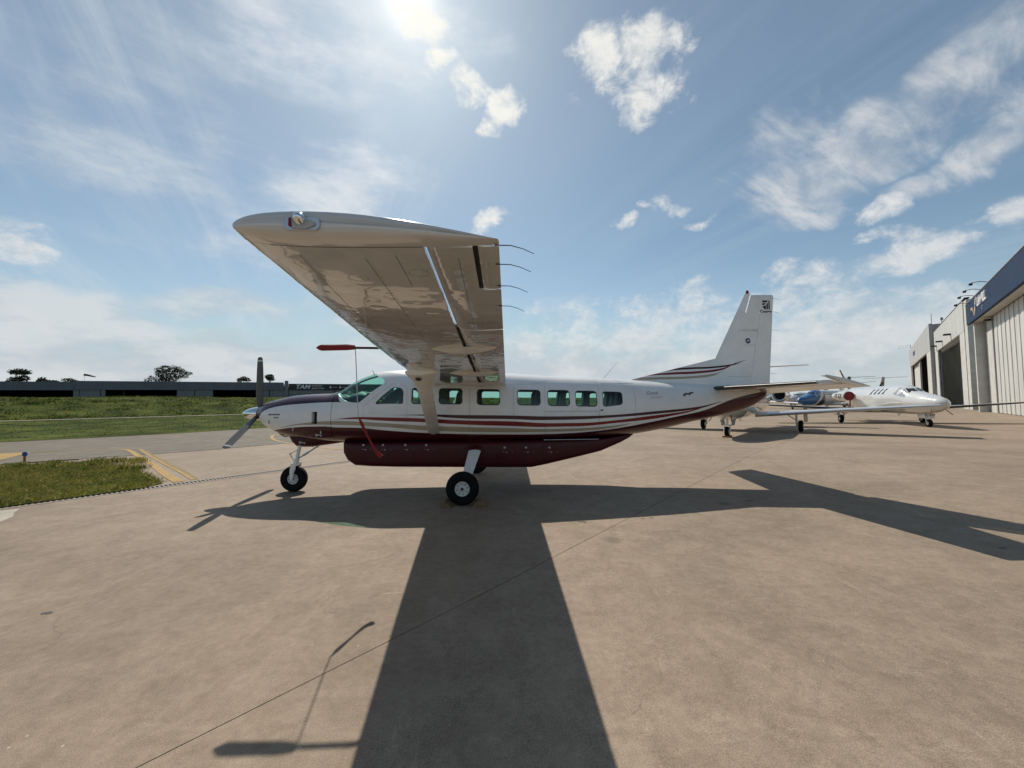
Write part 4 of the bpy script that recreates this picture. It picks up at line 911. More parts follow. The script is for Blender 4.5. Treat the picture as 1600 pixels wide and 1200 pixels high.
b = MB(); b.add([(12.225+.062*math.cos(a), -fin_y(12.225, 3.41)-.006, 3.41+.066*math.sin(a)) for a in np.linspace(0, 2*math.pi, 24, endpoint=False)], [tuple(range(24))]); bd = b.build('badge', M_navy, fin)
b = MB(); b.add([(12.225+x, -fin_y(12.225, 3.41)-.009, 3.41+z) for x, z in [(-.045, -.012), (-.01, .012), (.05, .02), (.07, .012), (.02, -.008), (-.01, -.02)]], [tuple(range(6))]); b.add([(12.225+x, -fin_y(12.225, 3.41)-.009, 3.41+z) for x, z in [(-.02, .045), (.02, .045), (.0, .03)]], [(0, 1, 2)]); b.build('badge_bird', M_text, fin)
b = MB(); b.lathe([(0, .035), (.05, .035), (.08, .022), (.09, .005)], (12.285, 0, 4.57), (0, 0, 1), 14); b.build('beacon', M_redlens, fin, True)
for z in (4.45, 4.12, 3.68, 2.62):
    b = MB(); b.tube([(te(z), 0, z), (te(z)+.07, 0, z-.005), (te(z)+.17, 0, z-.03)], [.004, .003, .002], 5); b.build('static_wick', M_panel, rud, True)
b = MB()
for z in (3.305, 3.665, 2.55): MB().box((le(z)+.5, -fin_y(le(z)+.6, z)-.0022, z-.002), (hg(z)-.02, -fin_y(le(z)+.6, z), z+.002)).build('skin_seam', M_seam, fin)
def stab(sg):
    root = dict(y=.06, x0=11.21, x1=12.17, z=2.262); tip = dict(y=3.04, x0=11.62, x1=12.06, z=2.275)
    def g_(f): return [root[k]+(tip[k]-root[k])*f for k in ('y', 'x0', 'x1', 'z')]
    b_ = MB(); rr = []
    for f in np.linspace(0, .955, 10):
        y, x0, x1, z = g_(f); ch = (x1-x0)/.66; ts = [0, .01, .03, .07, .13, .22, .34, .48, .66]; T = .10
        U = [(x0+ch*t, -y*sg, z+5*T*ch*sym(t)) for t in ts]; L = [(x0+ch*t, -y*sg, z-5*T*ch*sym(t)) for t in ts[1:]]
        rr.append(U[::-1]+L)
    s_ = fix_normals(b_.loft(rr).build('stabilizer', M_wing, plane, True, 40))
    b_ = MB(); rr = []
    for f in np.linspace(.02, .955, 8):
        y, x0, x1, z = g_(f); ch = (x1-x0)/.66; ts = [0, .008, .02, .045, .08]; T = .10
        U = [(x0-.004+ch*t, -y*sg, z+.003+5*T*ch*sym(t)) for t in ts]; L = [(x0-.004+ch*t, -y*sg, z-.003-5*T*ch*sym(t)) for t in ts[1:]]
        rr.append(U[::-1]+L)
    fix_normals(b_.loft(rr, False, False).build('deice_boot', M_boot, s_, True, 60))
    # elevator hangs a little nose-up: trailing edge down
    an = R(15); b_ = MB(); rr = []
    def esec(f, hx, z, ch, y, front, T0):
        ts = [front, front+.04, .0+front*.3, .3, .6, .85, 1.] if front < 0 else [0, .05, .15, .35, .6, .85, 1.]
        ts = sorted(ts); P = []
        for sgn in (1, -1):
            for t in (ts if sgn > 0 else ts[::-1]):
                th = T0*(1-max(t, 0))**.9*(1 if t >= 0 else math.sqrt(max(1-(t/front)**2, .0))) if front < 0 else T0*(1-t)*(.45 if t == 0 else 1)
                lx, lz = t*ch, sgn*(th+.004)
                P.append((hx+lx*math.cos(an)+lz*math.sin(an), -y*sg, z-lx*math.sin(an)+lz*math.cos(an)))
        return P
    for f in np.linspace(.015, .955, 8):
        y, x0, x1, z = g_(f); ch = .50-.16*f; rr.append(esec(f, x1+.012, z, ch, y, 0, .035-.012*f))
    b_.loft(rr)
    rr = []
    for f in (.962, .985, 1.0):
        y, x0, x1, z = g_(f); ch = .34; rr.append(esec(f, x1+.012, z, ch, y, -1.25, .024))
    b_.loft(rr); fix_normals(b_.build('elevator', M_wing, s_, True, 40))
    return s_
stab(1); stab(-1)

# --- propeller
prop = adopt(empty('propeller', (0, 0, 0)), plane)
HUB = np.array((.40, 0, 1.809))
b = MB(); b.lathe([(-.31, .002), (-.305, .018), (-.28, .047), (-.22, .088), (-.14, .122), (-.05, .146), (.05, .160), (.12, .164), (.125, .15)], HUB, (1, 0, 0), 32); b.build('spinner', M_chrome, prop, True, 50)
b = MB(); b.lathe([(0, .14), (.2, .14)], HUB, (1, 0, 0), 24); b.build('hub', M_dark, prop)
def blade_mat(g):
    X, Y, Z = g.sep(g.co); r = g.vm('LENGTH', g.vm('SUBTRACT', g.co, (0, 0, 0)))
    w_ = g.m('MULTIPLY', g.m('GREATER_THAN', Z, 1.235), g.m('LESS_THAN', Z, 1.275)); g.put(g.b.inputs['Base Color'], g.mix(w_, (.085, .082, .078), (.6, .6, .58)))
M_blade2 = mat('propeller_blade', (.05, .05, .055), .4, fn=blade_mat)
bl0 = None
for k in range(3):
    a = .0152+k*2*math.pi/3
    if bl0 is None:
        b = MB(); rr = []
        for r, ch, th, tw in [(.12, .045, .045, 8), (.20, .055, .04, 8), (.30, .075, .028, 6), (.45, .085, .02, 2), (.7, .091, .014, -4), (1.0, .088, .010, -9), (1.2, .081, .008, -12), (1.28, .076, .007, -13), (1.315, .067, .006, -13), (1.335, .052, .005, -13), (1.346, .018, .002, -13)]:
            t_ = R(tw); rr.append([(ch*math.cos(q)*math.cos(t_)-th*math.sin(q)*math.sin(t_), ch*math.cos(q)*math.sin(t_)+th*math.sin(q)*math.cos(t_), r) for q in np.linspace(0, 2*math.pi, 18, endpoint=False)])
        bl0 = fix_normals(b.loft(rr).build('blade', M_blade2, None, True, 60)); o = bl0
    else: o = bl0.copy(); COL.objects.link(o)
    o.parent = prop; o.location = Vector(HUB+(.10, 0, 0)); o.rotation_euler = (a, 0, 0)
# --- landing gear
M_rim = mat('wheel_rim', (.62, .62, .60), .4, noise=.1)
def wheel(c, r, wd, sg, name='wheel', parent=plane, rim=.45):
    w_ = adopt(empty(name, (0, 0, 0)), parent)
    b_ = MB(); pr_ = [(-wd*.36, r*rim), (-wd*.46, r*.62), (-wd*.5, r*.80), (-wd*.40, r*.94), (-wd*.2, r*.99), (0, r), (wd*.2, r*.99), (wd*.40, r*.94), (wd*.5, r*.80), (wd*.46, r*.62), (wd*.36, r*rim)]
    t = b_.lathe(pr_, c, (0, 1, 0), 40, False).build('tyre', M_black, w_, True, 50)
    zmin = c[2]-r                      # tyre flattened slightly where it carries the load
    for v in t.data.vertices:
        if v.co.z < zmin+.012: v.co.z = zmin+.012-.0*(v.co.z)
    b_ = MB(); s_ = -1 if sg > 0 else 1
    b_.lathe([(-.02, r*rim*1.02), (wd*.30, r*rim*1.02), (wd*.34, r*rim*.98), (wd*.30, r*rim*.86), (wd*.26, r*rim*.45), (wd*.36, r*rim*.28), (wd*.38, r*rim*.18), (wd*.34, .005)], c, (0, s_, 0), 32).build('rim', M_rim, w_, True, 40)
    b_.V, b_.F = [], []
    for q in range(8):
        a = q*math.pi/4+.2; p = np.array(c)+np.array((r*rim*.70*math.cos(a), s_*wd*.275, r*rim*.70*math.sin(a))); b_.lathe([(0, .012), (.012, .011), (.013, .002)], p, (0, s_, 0), 8)
    b_.lathe([(0, .03), (.006, .028)], np.array(c)+(0, s_*wd*.375, 0), (0, s_, 0), 12)
    b_.build('wheel_bolts', M_panel, w_, True)
    return w_
RM = .327
for sg, yy in ((1, -1.615), (-1, 1.90)):
    wheel((5.478, yy, RM-.008), RM, .22, sg)
    b = MB(); yi = yy+.16*sg; rr = []
    for f, hw_, th in ((0, .145, .022), (.3, .130, .020), (.7, .105, .018), (1.0, .085, .016)):
        c = np.array((5.675, -.55*sg, 1.05))*(1-f)+np.array((5.49, yi, .33))*f; rr.append([(c[0]+hw_*math.cos(a), c[1]-sg*th*math.sin(a)*.7, c[2]+th*math.sin(a)) for a in np.linspace(0, 2*math.pi, 14, endpoint=False)])
    lg = fix_normals(b.loft(rr).build('main_gear_leg', M_white, plane, True, 50))
    b = MB(); b.tube([(5.478, yi+.02*sg, RM-.008), (5.478, yy, RM-.008)], .035, 12); b.build('axle', M_alu, lg, True)
    # fairing cuff where the leg leaves the belly
    b = MB(); rr = []
    for f, r1, r2 in ((0, .36, .17), (.6, .26, .10), (1., .17, .05)):
        c = np.array((5.70, -.46*sg, 1.10))*(1-f)+np.array((5.63, -.70*sg, .93))*f; rr.append([(c[0]+r1*math.cos(a), c[1], c[2]+r2*math.sin(a)) for a in np.linspace(0, 2*math.pi, 16, endpoint=False)])
    fix_normals(b.loft(rr).build('gear_cuff', M_maroon, plane, True, 50))
RN = .300
wheel((1.402, -.14, RN-.006), RN, .19, 1, rim=.42)
b = MB(); b.tube([(1.53, -.14, 1.06), (1.455, -.14, .72)], .040, 12); b.tube([(1.46, -.14, .76), (1.44, -.14, .60)], .062, 12)
for s_ in (-.125, .125):
    b.loft([[(x+w_*math.cos(a), -.14+s_+.014*math.sin(a), z) for a in np.linspace(0, 2*math.pi, 10, endpoint=False)] for x, z, w_ in ((1.445, .62, .06), (1.425, .52, .065), (1.405, .42, .045), (1.402, .34, .04), (1.402, .27, .03))])
b.box((1.39, -.28, .595), (1.50, 0., .66)); ng = fix_normals(b.build('nose_gear_strut', M_white, plane, True, 40))
b = MB(); b.tube([(1.50, -.14, .97), (1.30, -.14, .86), (1.42, -.14, .66)], [.018, .022, .018], 8); b.build('torque_link', M_white, ng, True)
b = MB(); b.tube([(1.47, -.14, .74), (1.98, -.10, 1.06)], .018, 8); b.tube([(1.60, -.135, .82), (1.72, -.13, .895)], .028, 8); b.build('drag_brace', M_alu, ng, True)
b = MB(); b.tube([(1.52, -.14, .50), (1.55, -.14, .56)], .03, 8); b.build('shimmy_damper', M_panel, ng)
# chocks
for i, (x, lab) in enumerate(((5.16, 'small wooden chock in front of the near main wheel of the propeller airplane'), (5.80, 'small wooden chock behind the near main wheel of the propeller airplane'))):
    b = MB(); s_ = 1 if i == 0 else -1
    prof = [(-.11*s_, 0), (.12*s_, 0), (.10*s_, .05), (.0, .115), (-.05*s_, .10)]
    rr = [[(x+px+.01*math.sin(7*k), y, z+.004*math.sin(5*k+px*30)) for px, z in prof] for k, y in enumerate(np.linspace(-1.86, -1.48, 6))]
    o = fix_normals(b.loft(rr).build('wheel_chock', M_wood)); tag(o, lab, 'wheel chock', 'wooden wheel chocks')

# ================================================================ parked jets
def jet(name, label, mid, heading, s=1., body=None, tail='T', le_mat=None, fin_mat=None, nose_mat=None, cover=False, reg=None, nr=1., group='jets parked on the apron', fin_h=4.6):
    body = body or M_white; fin_mat = fin_mat or body
    root = tag(empty(name, (mid[0], mid[1], mid[2] if len(mid) > 2 else 0), heading), label, 'jet', group); root.scale = (s, s, s)
    def bd(b_, nm, m_, par=root, smooth=True, ang=40): return fix_normals(b_.build(nm, m_, par, smooth, ang, False))
    X = [7.35, 7.28, 7.0, 6.4, 5.5, 4.7, 4.1, 3.5, 3.0, 1.5, 0, -1.5, -3., -4.5, -5.8, -6.6, -6.95]
    Bz = [1.49, 1.36, 1.17, .98, .86, .82, .80, .80, .80, .80, .80, .84, 1.0, 1.35, 1.85, 2.15, 2.28]
    Tz = [1.51, 1.66, 1.84, 2.02, 2.20, 2.36, 2.62, 2.80, 2.84, 2.82, 2.80, 2.80, 2.80, 2.76, 2.68, 2.60, 2.50]
    Wd = [.01, .16, .34, .54, .70, .79, .82, .83, .84, .84, .84, .83, .76, .58, .34, .18, .08]
    def ring(x, o=0.):
        xs = X[::-1]; b0, t0, w0 = (float(pchip(x, xs, q[::-1])) for q in (Bz, Tz, Wd)); c = (b0+t0)/2; h = (t0-b0)/2
        return [(x, (w0+o)*math.cos(a), c+(h+o)*math.sin(a)) for a in np.linspace(0, 2*math.pi, 32, endpoint=False)]
    xs = sorted(set(X+list(np.arange(-6.4, 7.2, .4))))
    NX = 2.45
    if nose_mat:
        b_ = MB(); b_.loft([ring(x) for x in xs if x < NX]+[ring(NX)]); fu = bd(b_, 'fuselage', body)
        b_ = MB(); b_.loft([ring(NX+.003)]+[ring(x) for x in xs if x > NX+.01]); bd(b_, 'nose', nose_mat)
    else: b_ = MB(); b_.loft([ring(x) for x in xs]); fu = bd(b_, 'fuselage', body)
    def patch(poly, sg, nm, m_, o=.012, par=fu):    # poly in (x, angle)
        P = np.array(poly); c = P.mean(0); V = []
        def at(x, a):
            b0, t0, w0 = (float(pchip(x, X[::-1], q[::-1])) for q in (Bz, Tz, Wd)); cc = (b0+t0)/2; h = (t0-b0)/2
            return (x, sg*(w0+o)*math.cos(R(a)), cc+(h+o)*math.sin(R(a)))
        V.append(at(*c)); n = len(P)
        for f in (.5, 1.):
            for p in P: V.append(at(*(c+(p-c)*f)))
        return fix_normals(from_data(nm, V, [(0, 1+i, 1+(i+1) % n) for i in range(n)]+[(1+i, 1+n+i, 1+n+(i+1) % n, 1+(i+1) % n) for i in range(n)], m_, par, True, 60, False))
    for sg in (-1, 1):
        for k in range(4):
            x = 2.30-k*.56; sl_ = -.16
            patch(rounded([(x-.15+sl_, 22), (x+.10+sl_, 22), (x+.17, 48), (x-.06, 48)], .06, 4), sg, 'window', M_darkglass)
        patch(rounded([(3.45, 22), (3.80, 20), (3.86, 60), (3.58, 58)], .08, 4), sg, 'side_window', M_jetglass)
        patch(rounded([(3.93, 20), (4.60, 26), (4.62, 50), (3.97, 62)], .08, 4), sg, 'windshield', M_jetglass)
        patch(rounded([(4.02, 64), (4.64, 53), (4.82, 86), (4.30, 87)], .05, 4), sg, 'windshield', M_darkglass)
        # wing
        def wsec(f):
            y = .55+7.35*f; x0 = 1.35-.75*f; ch = 2.45-1.35*f; z = .95+.50*f; T = .14-.02*f
            ts = [0, .01, .03, .07, .14, .25, .4, .6, .8, 1.]
            return [(x0-ch*t, sg*y, z+5*T*ch*sym(t)) for t in ts[::-1]]+[(x0-ch*t, sg*y, z-5*T*ch*sym(t)*.8) for t in ts[1:]], x0, ch, y, z, T
        b_ = MB(); b_.loft([wsec(f)[0] for f in np.linspace(0, 1, 8)]+[[(p[0], p[1]+sg*.05, .95+.5+(p[2]-1.45)*.3) for p in wsec(1.)[0]]]); wg = bd(b_, 'wing', body)
        b_ = MB(); rr = []
        for f in np.linspace(.08, 1., 8):
            _, x0, ch, y, z, T = wsec(f); ts = [0, .012, .03, .06, .10]
            rr.append([(x0+.008-ch*t, sg*y, z+.005+5*T*ch*sym(t)) for t in ts[::-1]]+[(x0+.008-ch*t, sg*y, z-.005-5*T*ch*sym(t)*.8) for t in ts[1:]])
        b_.loft(rr, False, False); bd(b_, 'leading_edge', le_mat or M_lepol, wg)
        # nacelle with intake and pylon
        b_ = MB(); b_.lathe([(h_, q_*nr) for h_, q_ in [(.42, .02), (.40, .26), (.15, .29), (-.0, .34), (-.04, .375), (.0, .41), (.25, .46), (.9, .48), (1.7, .43), (2.5, .31), (2.55, .26), (2.5, .1)]], (-1.35, sg*1.42, 2.10), (-1, 0, 0), 28); nc = bd(b_, 'engine', body)
        b_ = MB(); b_.lathe([(h_, q_*nr) for h_, q_ in [(-.045, .34), (-.052, .375), (-.02, .405), (.06, .432), (.10, .44)]], (-1.35, sg*1.42, 2.10), (-1, 0, 0), 28, False); bd(b_, 'intake_lip', M_chrome, nc)
        b_ = MB(); b_.lathe([(h_, q_*nr) for h_, q_ in [(.39, .002), (.385, .28), (.12, .295)]], (-1.35, sg*1.42, 2.10), (-1, 0, 0), 24, False); bd(b_, 'intake', M_dark, nc)
        b_ = MB(); b_.box((-3.4, min(sg*.5, sg*1.0), 2.10), (-1.9, max(sg*.5, sg*1.0), 2.24)); bd(b_, 'pylon', body)
        # main wheel
        b_ = MB(); b_.lathe([(-.10, .13), (-.115, .22), (-.10, .29), (-.05, .32), (.05, .32), (.10, .29), (.115, .22), (.10, .13)], (0, sg*2.55, .315), (0, 1, 0), 24); wl = bd(b_, 'wheel', M_black)
        b_ = MB(); b_.lathe([(-.112, .005), (-.112, .14), (.112, .14), (.112, .005)], (0, sg*2.55, .315), (0, 1, 0), 20); bd(b_, 'rim', M_rim, wl)
        b_ = MB(); b_.tube([(.05, sg*2.36, 1.1), (.0, sg*2.36, .32), (0, sg*2.55, .32)], [.06, .05, .04], 8); b_.tube([(.0, sg*2.36, .62), (-.30, sg*2.36, .82), (-.02, sg*2.36, .98)], .03, 6); b_.tube([(.0, sg*2.36, .62), (.05, sg*1.85, 1.02)], .03, 6); bd(b_, 'main_gear_leg', M_white)
        b_ = MB(); b_.obox((.0, sg*2.80, .78), (.28, 0, 0), (0, .09*sg, .02), (0, -.004, .22)); bd(b_, 'gear_door', body)
        # tail plane
        zt = fin_h-.12 if tail == 'T' else 3.15
        b_ = MB(); rr = []; xt0 = -6.75 if tail == 'T' else -5.75
        for f in np.linspace(0, 1, 5):
            y = .03+2.55*f; ch = 1.15-.45*f; x0 = xt0-.42*f; zz = zt+(.0 if tail == 'T' else .28)*f
            ts = [0, .02, .06, .15, .3, .5, .75, 1.]
            rr.append([(x0-ch*t, sg*y, zz+.45*ch*sym(t)) for t in ts[::-1]]+[(x0-ch*t, sg*y, zz-.45*ch*sym(t)) for t in ts[1:]])
        bd(b_.loft(rr), 'tailplane', body)
    # fin
    b_ = MB(); rr = []
    for f in np.linspace(0, 1, 6):
        z = 2.45+(fin_h-2.45)*f; x0 = -4.35-2.05*f; x1 = -6.75-.75*f; ch = x0-x1; ts = [0, .02, .06, .15, .3, .5, .75, 1.]
        rr.append([(x0-ch*t, .5*ch*sym(t), z) for t in ts]+[(x0-ch*t, -.5*ch*sym(t), z) for t in ts[::-1]])
    fn_ = bd(b_.loft(rr), 'fin', fin_mat)
    b_ = MB(); rr = []
    for f in np.linspace(.03, .98, 6):
        z = 2.45+(fin_h-2.45)*f; x0 = -4.345-2.05*f; ch = 2.4-1.3*f; ts = [0, .02, .06, .10]
        rr.append([(x0-ch*t, .004+.5*ch*sym(t), z) for t in ts]+[(x0-ch*t, -.004-.5*ch*sym(t), z) for t in ts[::-1]])
    bd(b_.loft(rr, False), 'fin_leading_edge', M_boot if tail == 'low' else fin_mat, fn_)
    # nose wheel
    b_ = MB(); b_.lathe([(-.08, .11), (-.095, .18), (-.08, .24), (-.04, .262), (.04, .262), (.08, .24), (.095, .18), (.08, .11)], (5.55, 0, .258), (0, 1, 0), 24); wl = bd(b_, 'nose_wheel', M_black)
    b_ = MB(); b_.lathe([(-.092, .005), (-.092, .12), (.092, .12), (.092, .005)], (5.55, 0, .258), (0, 1, 0), 20); bd(b_, 'rim', M_rim, wl)
    b_ = MB(); b_.tube([(5.45, .0, 1.0), (5.50, 0, .58)], .055, 8); b_.tube([(5.50, .13, .6), (5.55, .13, .26)], .03, 6); b_.tube([(5.50, -.13, .6), (5.55, -.13, .26)], .03, 6); b_.box((5.44, -.15, .55), (5.58, .15, .62)); bd(b_, 'nose_gear_leg', M_white)
    for sg in (-1, 1):
        b_ = MB(); b_.obox((5.3, sg*.24, .72), (.38, 0, 0), (0, .012, 0), (0, sg*.03, .15)); bd(b_, 'gear_door', body)
    b_ = MB(); b_.tube([(6.55, -.38, 1.12), (6.72, -.46, .92), (6.86, -.48, .84)], .022, 6); b_.tube([(6.5, .38, 1.12), (6.72, .46, .92), (6.86, .48, .84)], .022, 6); bd(b_, 'probe', M_redcloth)
    b_ = MB(); b_.add([(2.6, -.02, .80), (2.3, -.02, .80), (2.2, -.02, .62), (2.35, -.02, .62), (2.6, .02, .80), (2.3, .02, .80), (2.2, .02, .62), (2.35, .02, .62)], [(0, 1, 2, 3), (4, 7, 6, 5), (0, 4, 5, 1), (1, 5, 6, 2), (2, 6, 7, 3), (3, 7, 4, 0)]); bd(b_, 'antenna', M_white, root, False)
    if reg:
        Vt, Ft = text_mesh(reg, .50, .15, .006)
        sd_ = -1
        V = [(-2.35-v[0]*.0+v[0], sd_*(1.42+math.sqrt(max(.43**2-v[1]**2, .05))), 2.10+v[1]) for v in Vt]
        from_data('registration', V, Ft, M_decal, root, False, 35, False)
    return root
M_lepol = mat('polished_edge', (.85, .85, .86), .3, metal=.7)
M_jetglass = mat('jet_glass', (.30, .33, .36), .05, spec=.9, coat=1., fn=wobble(.004, 5.))
M_jetwhite = mat('jet_white', (.66, .66, .64), .12, coat=.9, noise=.03, nscale=2.)
M_jetgrey = mat('jet_grey', (.46, .47, .47), .2, coat=.7, noise=.05, nscale=2.)
def jetblue_fn(g):
    X, Y, Z = g.sep(g.co); n = g.m('ADD', X, g.m('MULTIPLY', Z, 1.1))
    w_ = g.m('MULTIPLY', g.m('GREATER_THAN', n, 5.2), g.m('LESS_THAN', n, 5.8)); c = g.mix(g.m('GREATER_THAN', n, 5.8), (.02, .022, .03), (.018, .105, .29)); g.put(g.b.inputs['Base Color'], g.mix(w_, c, (.6, .6, .6)))
M_jetblue = mat('jet_blue', (.014, .07, .20), .3, coat=.25, fn=jetblue_fn)
def finblue_fn(g):
    X, Y, Z = g.sep(g.co); n = g.m('SUBTRACT', Z, g.m('MULTIPLY', g.m('SUBTRACT', X, -6.), -.9)); g.put(g.b.inputs['Base Color'], g.mix(g.m('GREATER_THAN', n, 3.4), (.70, .72, .74), (.02, .07, .15)))
M_finblue = mat('fin_blue', (.02, .07, .15), .25, coat=.6, fn=finblue_fn)
def findark_fn(g):
    X, Y, Z = g.sep(g.co); n = g.m('ADD', Z, g.m('MULTIPLY', g.m('SINE', g.m('MULTIPLY', X, 2.2)), .25)); g.put(g.b.inputs['Base Color'], g.mix(g.m('MULTIPLY', g.m('GREATER_THAN', n, 3.5), g.m('LESS_THAN', n, 3.85)), (.50, .50, .49), (.03, .025, .025)))
M_findark = mat('fin_dark', (.5, .5, .5), .3, coat=.5, fn=findark_fn)
def hd(dx, dy): return math.atan2(dy, dx)
j1 = jet('business_jet', 'white jet with bare metal wing edges, partly hidden behind the striped airplane tail', (21.95, 16.0), hd(-.657, -.754), 1.07, M_jetwhite, 'T', M_lepol, fin_h=4.35)
j2 = jet('business_jet', 'white jet with red intake covers and black wing boots, facing the camera by the hangars', (35.9, 21.6), hd(-.332, -.943), 1.02, M_jetwhite, 'low', M_boot, reg='PT-EJF', nr=.85)
j3 = jet('business_jet', 'jet with blue nose and dark blue fin parked behind the white jets', (53.6, 48.6), hd(-.875, -.484), 1.12, M_jetgrey, 'T', M_lepol, M_finblue, M_jetblue, fin_h=4.75)
j4 = jet('business_jet', 'pale grey jet parked between the blue-nosed jet and the treeline', (63.5, 65.), hd(-.875, -.484), 1.1, M_jetgrey, 'T', M_lepol, fin_h=4.1)
j5 = jet('business_jet', 'jet with a grey fin crossed by dark swooshes, mostly hidden behind the white jet', (67.0, 57.0), hd(-.875, -.484), 1.15, M_jetgrey, 'T', M_lepol, M_findark, fin_h=4.9)
# intake covers on the second jet, chock at the first one
def jpt(j, p):
    a = j.rotation_euler.z; x, y, z = [q*j.scale[0] for q in p]
    return (j.location.x+x*math.cos(a)-y*math.sin(a), j.location.y+x*math.sin(a)+y*math.cos(a), z)
for sg, lab in ((-1, 'round red engine cover on the intake facing the striped airplane'), (1, 'round red engine cover on the jet engine nearer the hangar')):
    c = jpt(j2, (-1.28, sg*1.42, 2.10)); r_ = tag(empty('engine_cover', c, j2.rotation_euler.z), lab, 'engine cover', 'red engine covers on the white jet')
    b = MB(); b.lathe([(-.12, .375), (.0, .37), (.04, .34), (.055, .05)], (0, 0, 0), (1, 0, 0), 28); fix_normals(b.build('cover', M_cover, r_, True, 40, False))
    b = MB(); b.box((.058, -.05, -.85), (.066, .05, .28)); b.build('strap', M_redcloth, r_, False, 35, False)
c = jpt(j1, (5.55, 0, 0)); b = MB(); b.box((-.34, -.16, 0), (-.26, .16, .08)); b.box((-.26, -.03, .02), (.28, .03, .045)); b.box((.28, -.16, 0), (.36, .16, .08))
o = b.build('wheel_chock', M_orange); o.location = c; o.rotation_euler = (0, 0, j1.rotation_euler.z); tag(o, 'orange chock around the nose wheel of the half hidden white jet', 'wheel chock')

# ================================================================ hangar row on the right
def corr(name, col, axis_ang, per=.25, amp=.3, rough=.5, dirt=.12):
    """ribbed sheet: fine relief only, colour stays the paint's"""
    def f(g):
        dr_ = (math.cos(axis_ang), math.sin(axis_ang), 0); u = g.vm('DOT_PRODUCT', g.co, dr_); t = g.m('PINGPONG', g.m('DIVIDE', u, per), .5)
        h = g.ss(t, .12, .30); bn = g.new('ShaderNodeBump'); bn.inputs['Strength'].default_value = amp; bn.inputs['Distance'].default_value = .04; g.put(bn.inputs['Height'], h); g.put(g.b.inputs['Normal'], bn.outputs[0])
        pn = g.m('FLOOR', g.m('DIVIDE', u, per*4)); wn = g.new('ShaderNodeTexWhiteNoise', noise_dimensions='1D'); g.put(wn.inputs['W'], pn); k0 = g.m('MULTIPLY_ADD', wn.outputs[0], .10, .95)
        st = g.new('ShaderNodeMapping'); g.put(st.inputs[0], g.co); st.inputs['Scale'].default_value = (2., 2., .18); n = g.noise(st.outputs[0], 1.3, 6, .65); k = g.m('MULTIPLY', g.ss(n, .3, .7, 1-dirt, 1+dirt*.5), k0)
        g.put(g.b.inputs['Base Color'], g.mix(1., (*col, 1), g.comb(k, k, k), 'MULTIPLY'))
    return mat(name, col, rough, fn=f)
AF = .7524; HD = np.array([math.sin(AF), math.cos(AF)]); HN = np.array([-math.cos(AF), math.sin(AF)]); HB0 = np.array([55.43, 27.68]); fa = math.atan2(HD[1], HD[0])
M_blue = corr('navy_cladding', (.020, .040, .084), fa, .35, .5, .6, .06); M_blue.node_tree.nodes['Principled BSDF'].inputs['Specular IOR Level'].default_value = .12
M_ribw = corr('white_cladding', (.54, .535, .505), fa, .30, .35, .5, .10)
M_ribg = corr('grey_cladding', (.44, .435, .42), fa, .30, .35, .5, .10)
M_ribs = corr('grey_side_cladding', (.36, .36, .35), fa+math.pi/2, .4, .5, .6, .15)
M_door = corr('door_sheet', (.62, .61, .575), fa, .22, .5, .45, .18)
M_conw = mat('painted_wall', (.54, .53, .495), .8, noise=.12, nscale=1.2)
M_pale = mat('pale_blue_wall', (.40, .46, .49), .7, noise=.06, nscale=.8)
def _sky(g):
    tl = g.new('ShaderNodeBsdfTranslucent'); tl.inputs[0].default_value = (.75, .78, .76, 1); g.l.new(tl.outputs[0], g.n['Material Output'].inputs[0])
M_sky = mat('added_skylight_sheet', (.7, .72, .7), .5, fn=_sky)  # translucent sheet for the added roof strips that pass sunlight indoors
M_steel = mat('steel_frame', (.30, .30, .29), .6)
M_roof = mat('hangar_roof', (.35, .35, .34), .6)
M_inwall = corr('inner_wall', (.70, .70, .66), fa, .5, .3, .8, .15)
M_floor = mat('hangar_floor', (.30, .27, .23), .6, noise=.1)
M_bluedoor = mat('blue_edge', (.03, .05, .12), .5)
def hp3(s, off, z): p = HB0+HD*s+HN*off; return (p[0], p[1], z)
def hbox(b_, s0, s1, o0, o1, z0, z1):
    V = [hp3(s, o, z) for z in (z0, z1) for s, o in ((s0, o0), (s1, o0), (s1, o1), (s0, o1))]
    return b_.add(V, [(0, 3, 2, 1), (4, 5, 6, 7), (0, 1, 5, 4), (1, 2, 6, 5), (2, 3, 7, 6), (3, 0, 4, 7)])
def hpart(nm, m_, par, *boxes):
    for q in boxes: o_ = fix_normals(hbox(MB(), *q).build(nm, m_, par))
    return o_
def sign_text(body, size, s, z, off, m_, par, depth=.05, bold=.01, name='lettering', shear=0.):
    Vt, Ft = text_mesh(body, size, shear, bold); n = len(Vt)
    V = [hp3(s-v[0], off, z+v[1]) for v in Vt]+[hp3(s-v[0], off+depth, z+v[1]) for v in Vt]
    return from_data(name, V, [f for f in Ft]+[tuple(i+n for i in f) for f in Ft], m_, par, False)
def floodlight(par, s, z, off, reach=1.6, up=.25):
    b_ = MB(); b_.tube([hp3(s, off-.3, z), hp3(s, off+reach*.5, z+up), hp3(s, off+reach, z+up*.8)], .035, 6); a_ = b_.build('lamp_arm', M_panel, par)
    b_ = MB(); hbox(b_, s-.16, s+.16, off+reach-.10, off+reach+.16, z+up*.8-.24, z+up*.8-.04); b_.build('lamp_head', M_panel, a_)
h1 = tag(empty('hangar', (*HB0, 0)), 'hangar with navy fascia, gold bird emblem and closed white ribbed doors', 'hangar', 'hangars in a row on the right')
FO = 1.15
hpart('fascia', M_blue, h1, (-45, 17.6, FO-.30, FO, 11.22, 13.85)); hpart('fascia_cap', M_steel, h1, (-45, 17.65, FO-.36, FO+.04, 13.85, 13.93))
hpart('soffit', M_conw, h1, (-45, 17.6, -.02, FO-.302, 11.22, 11.40))
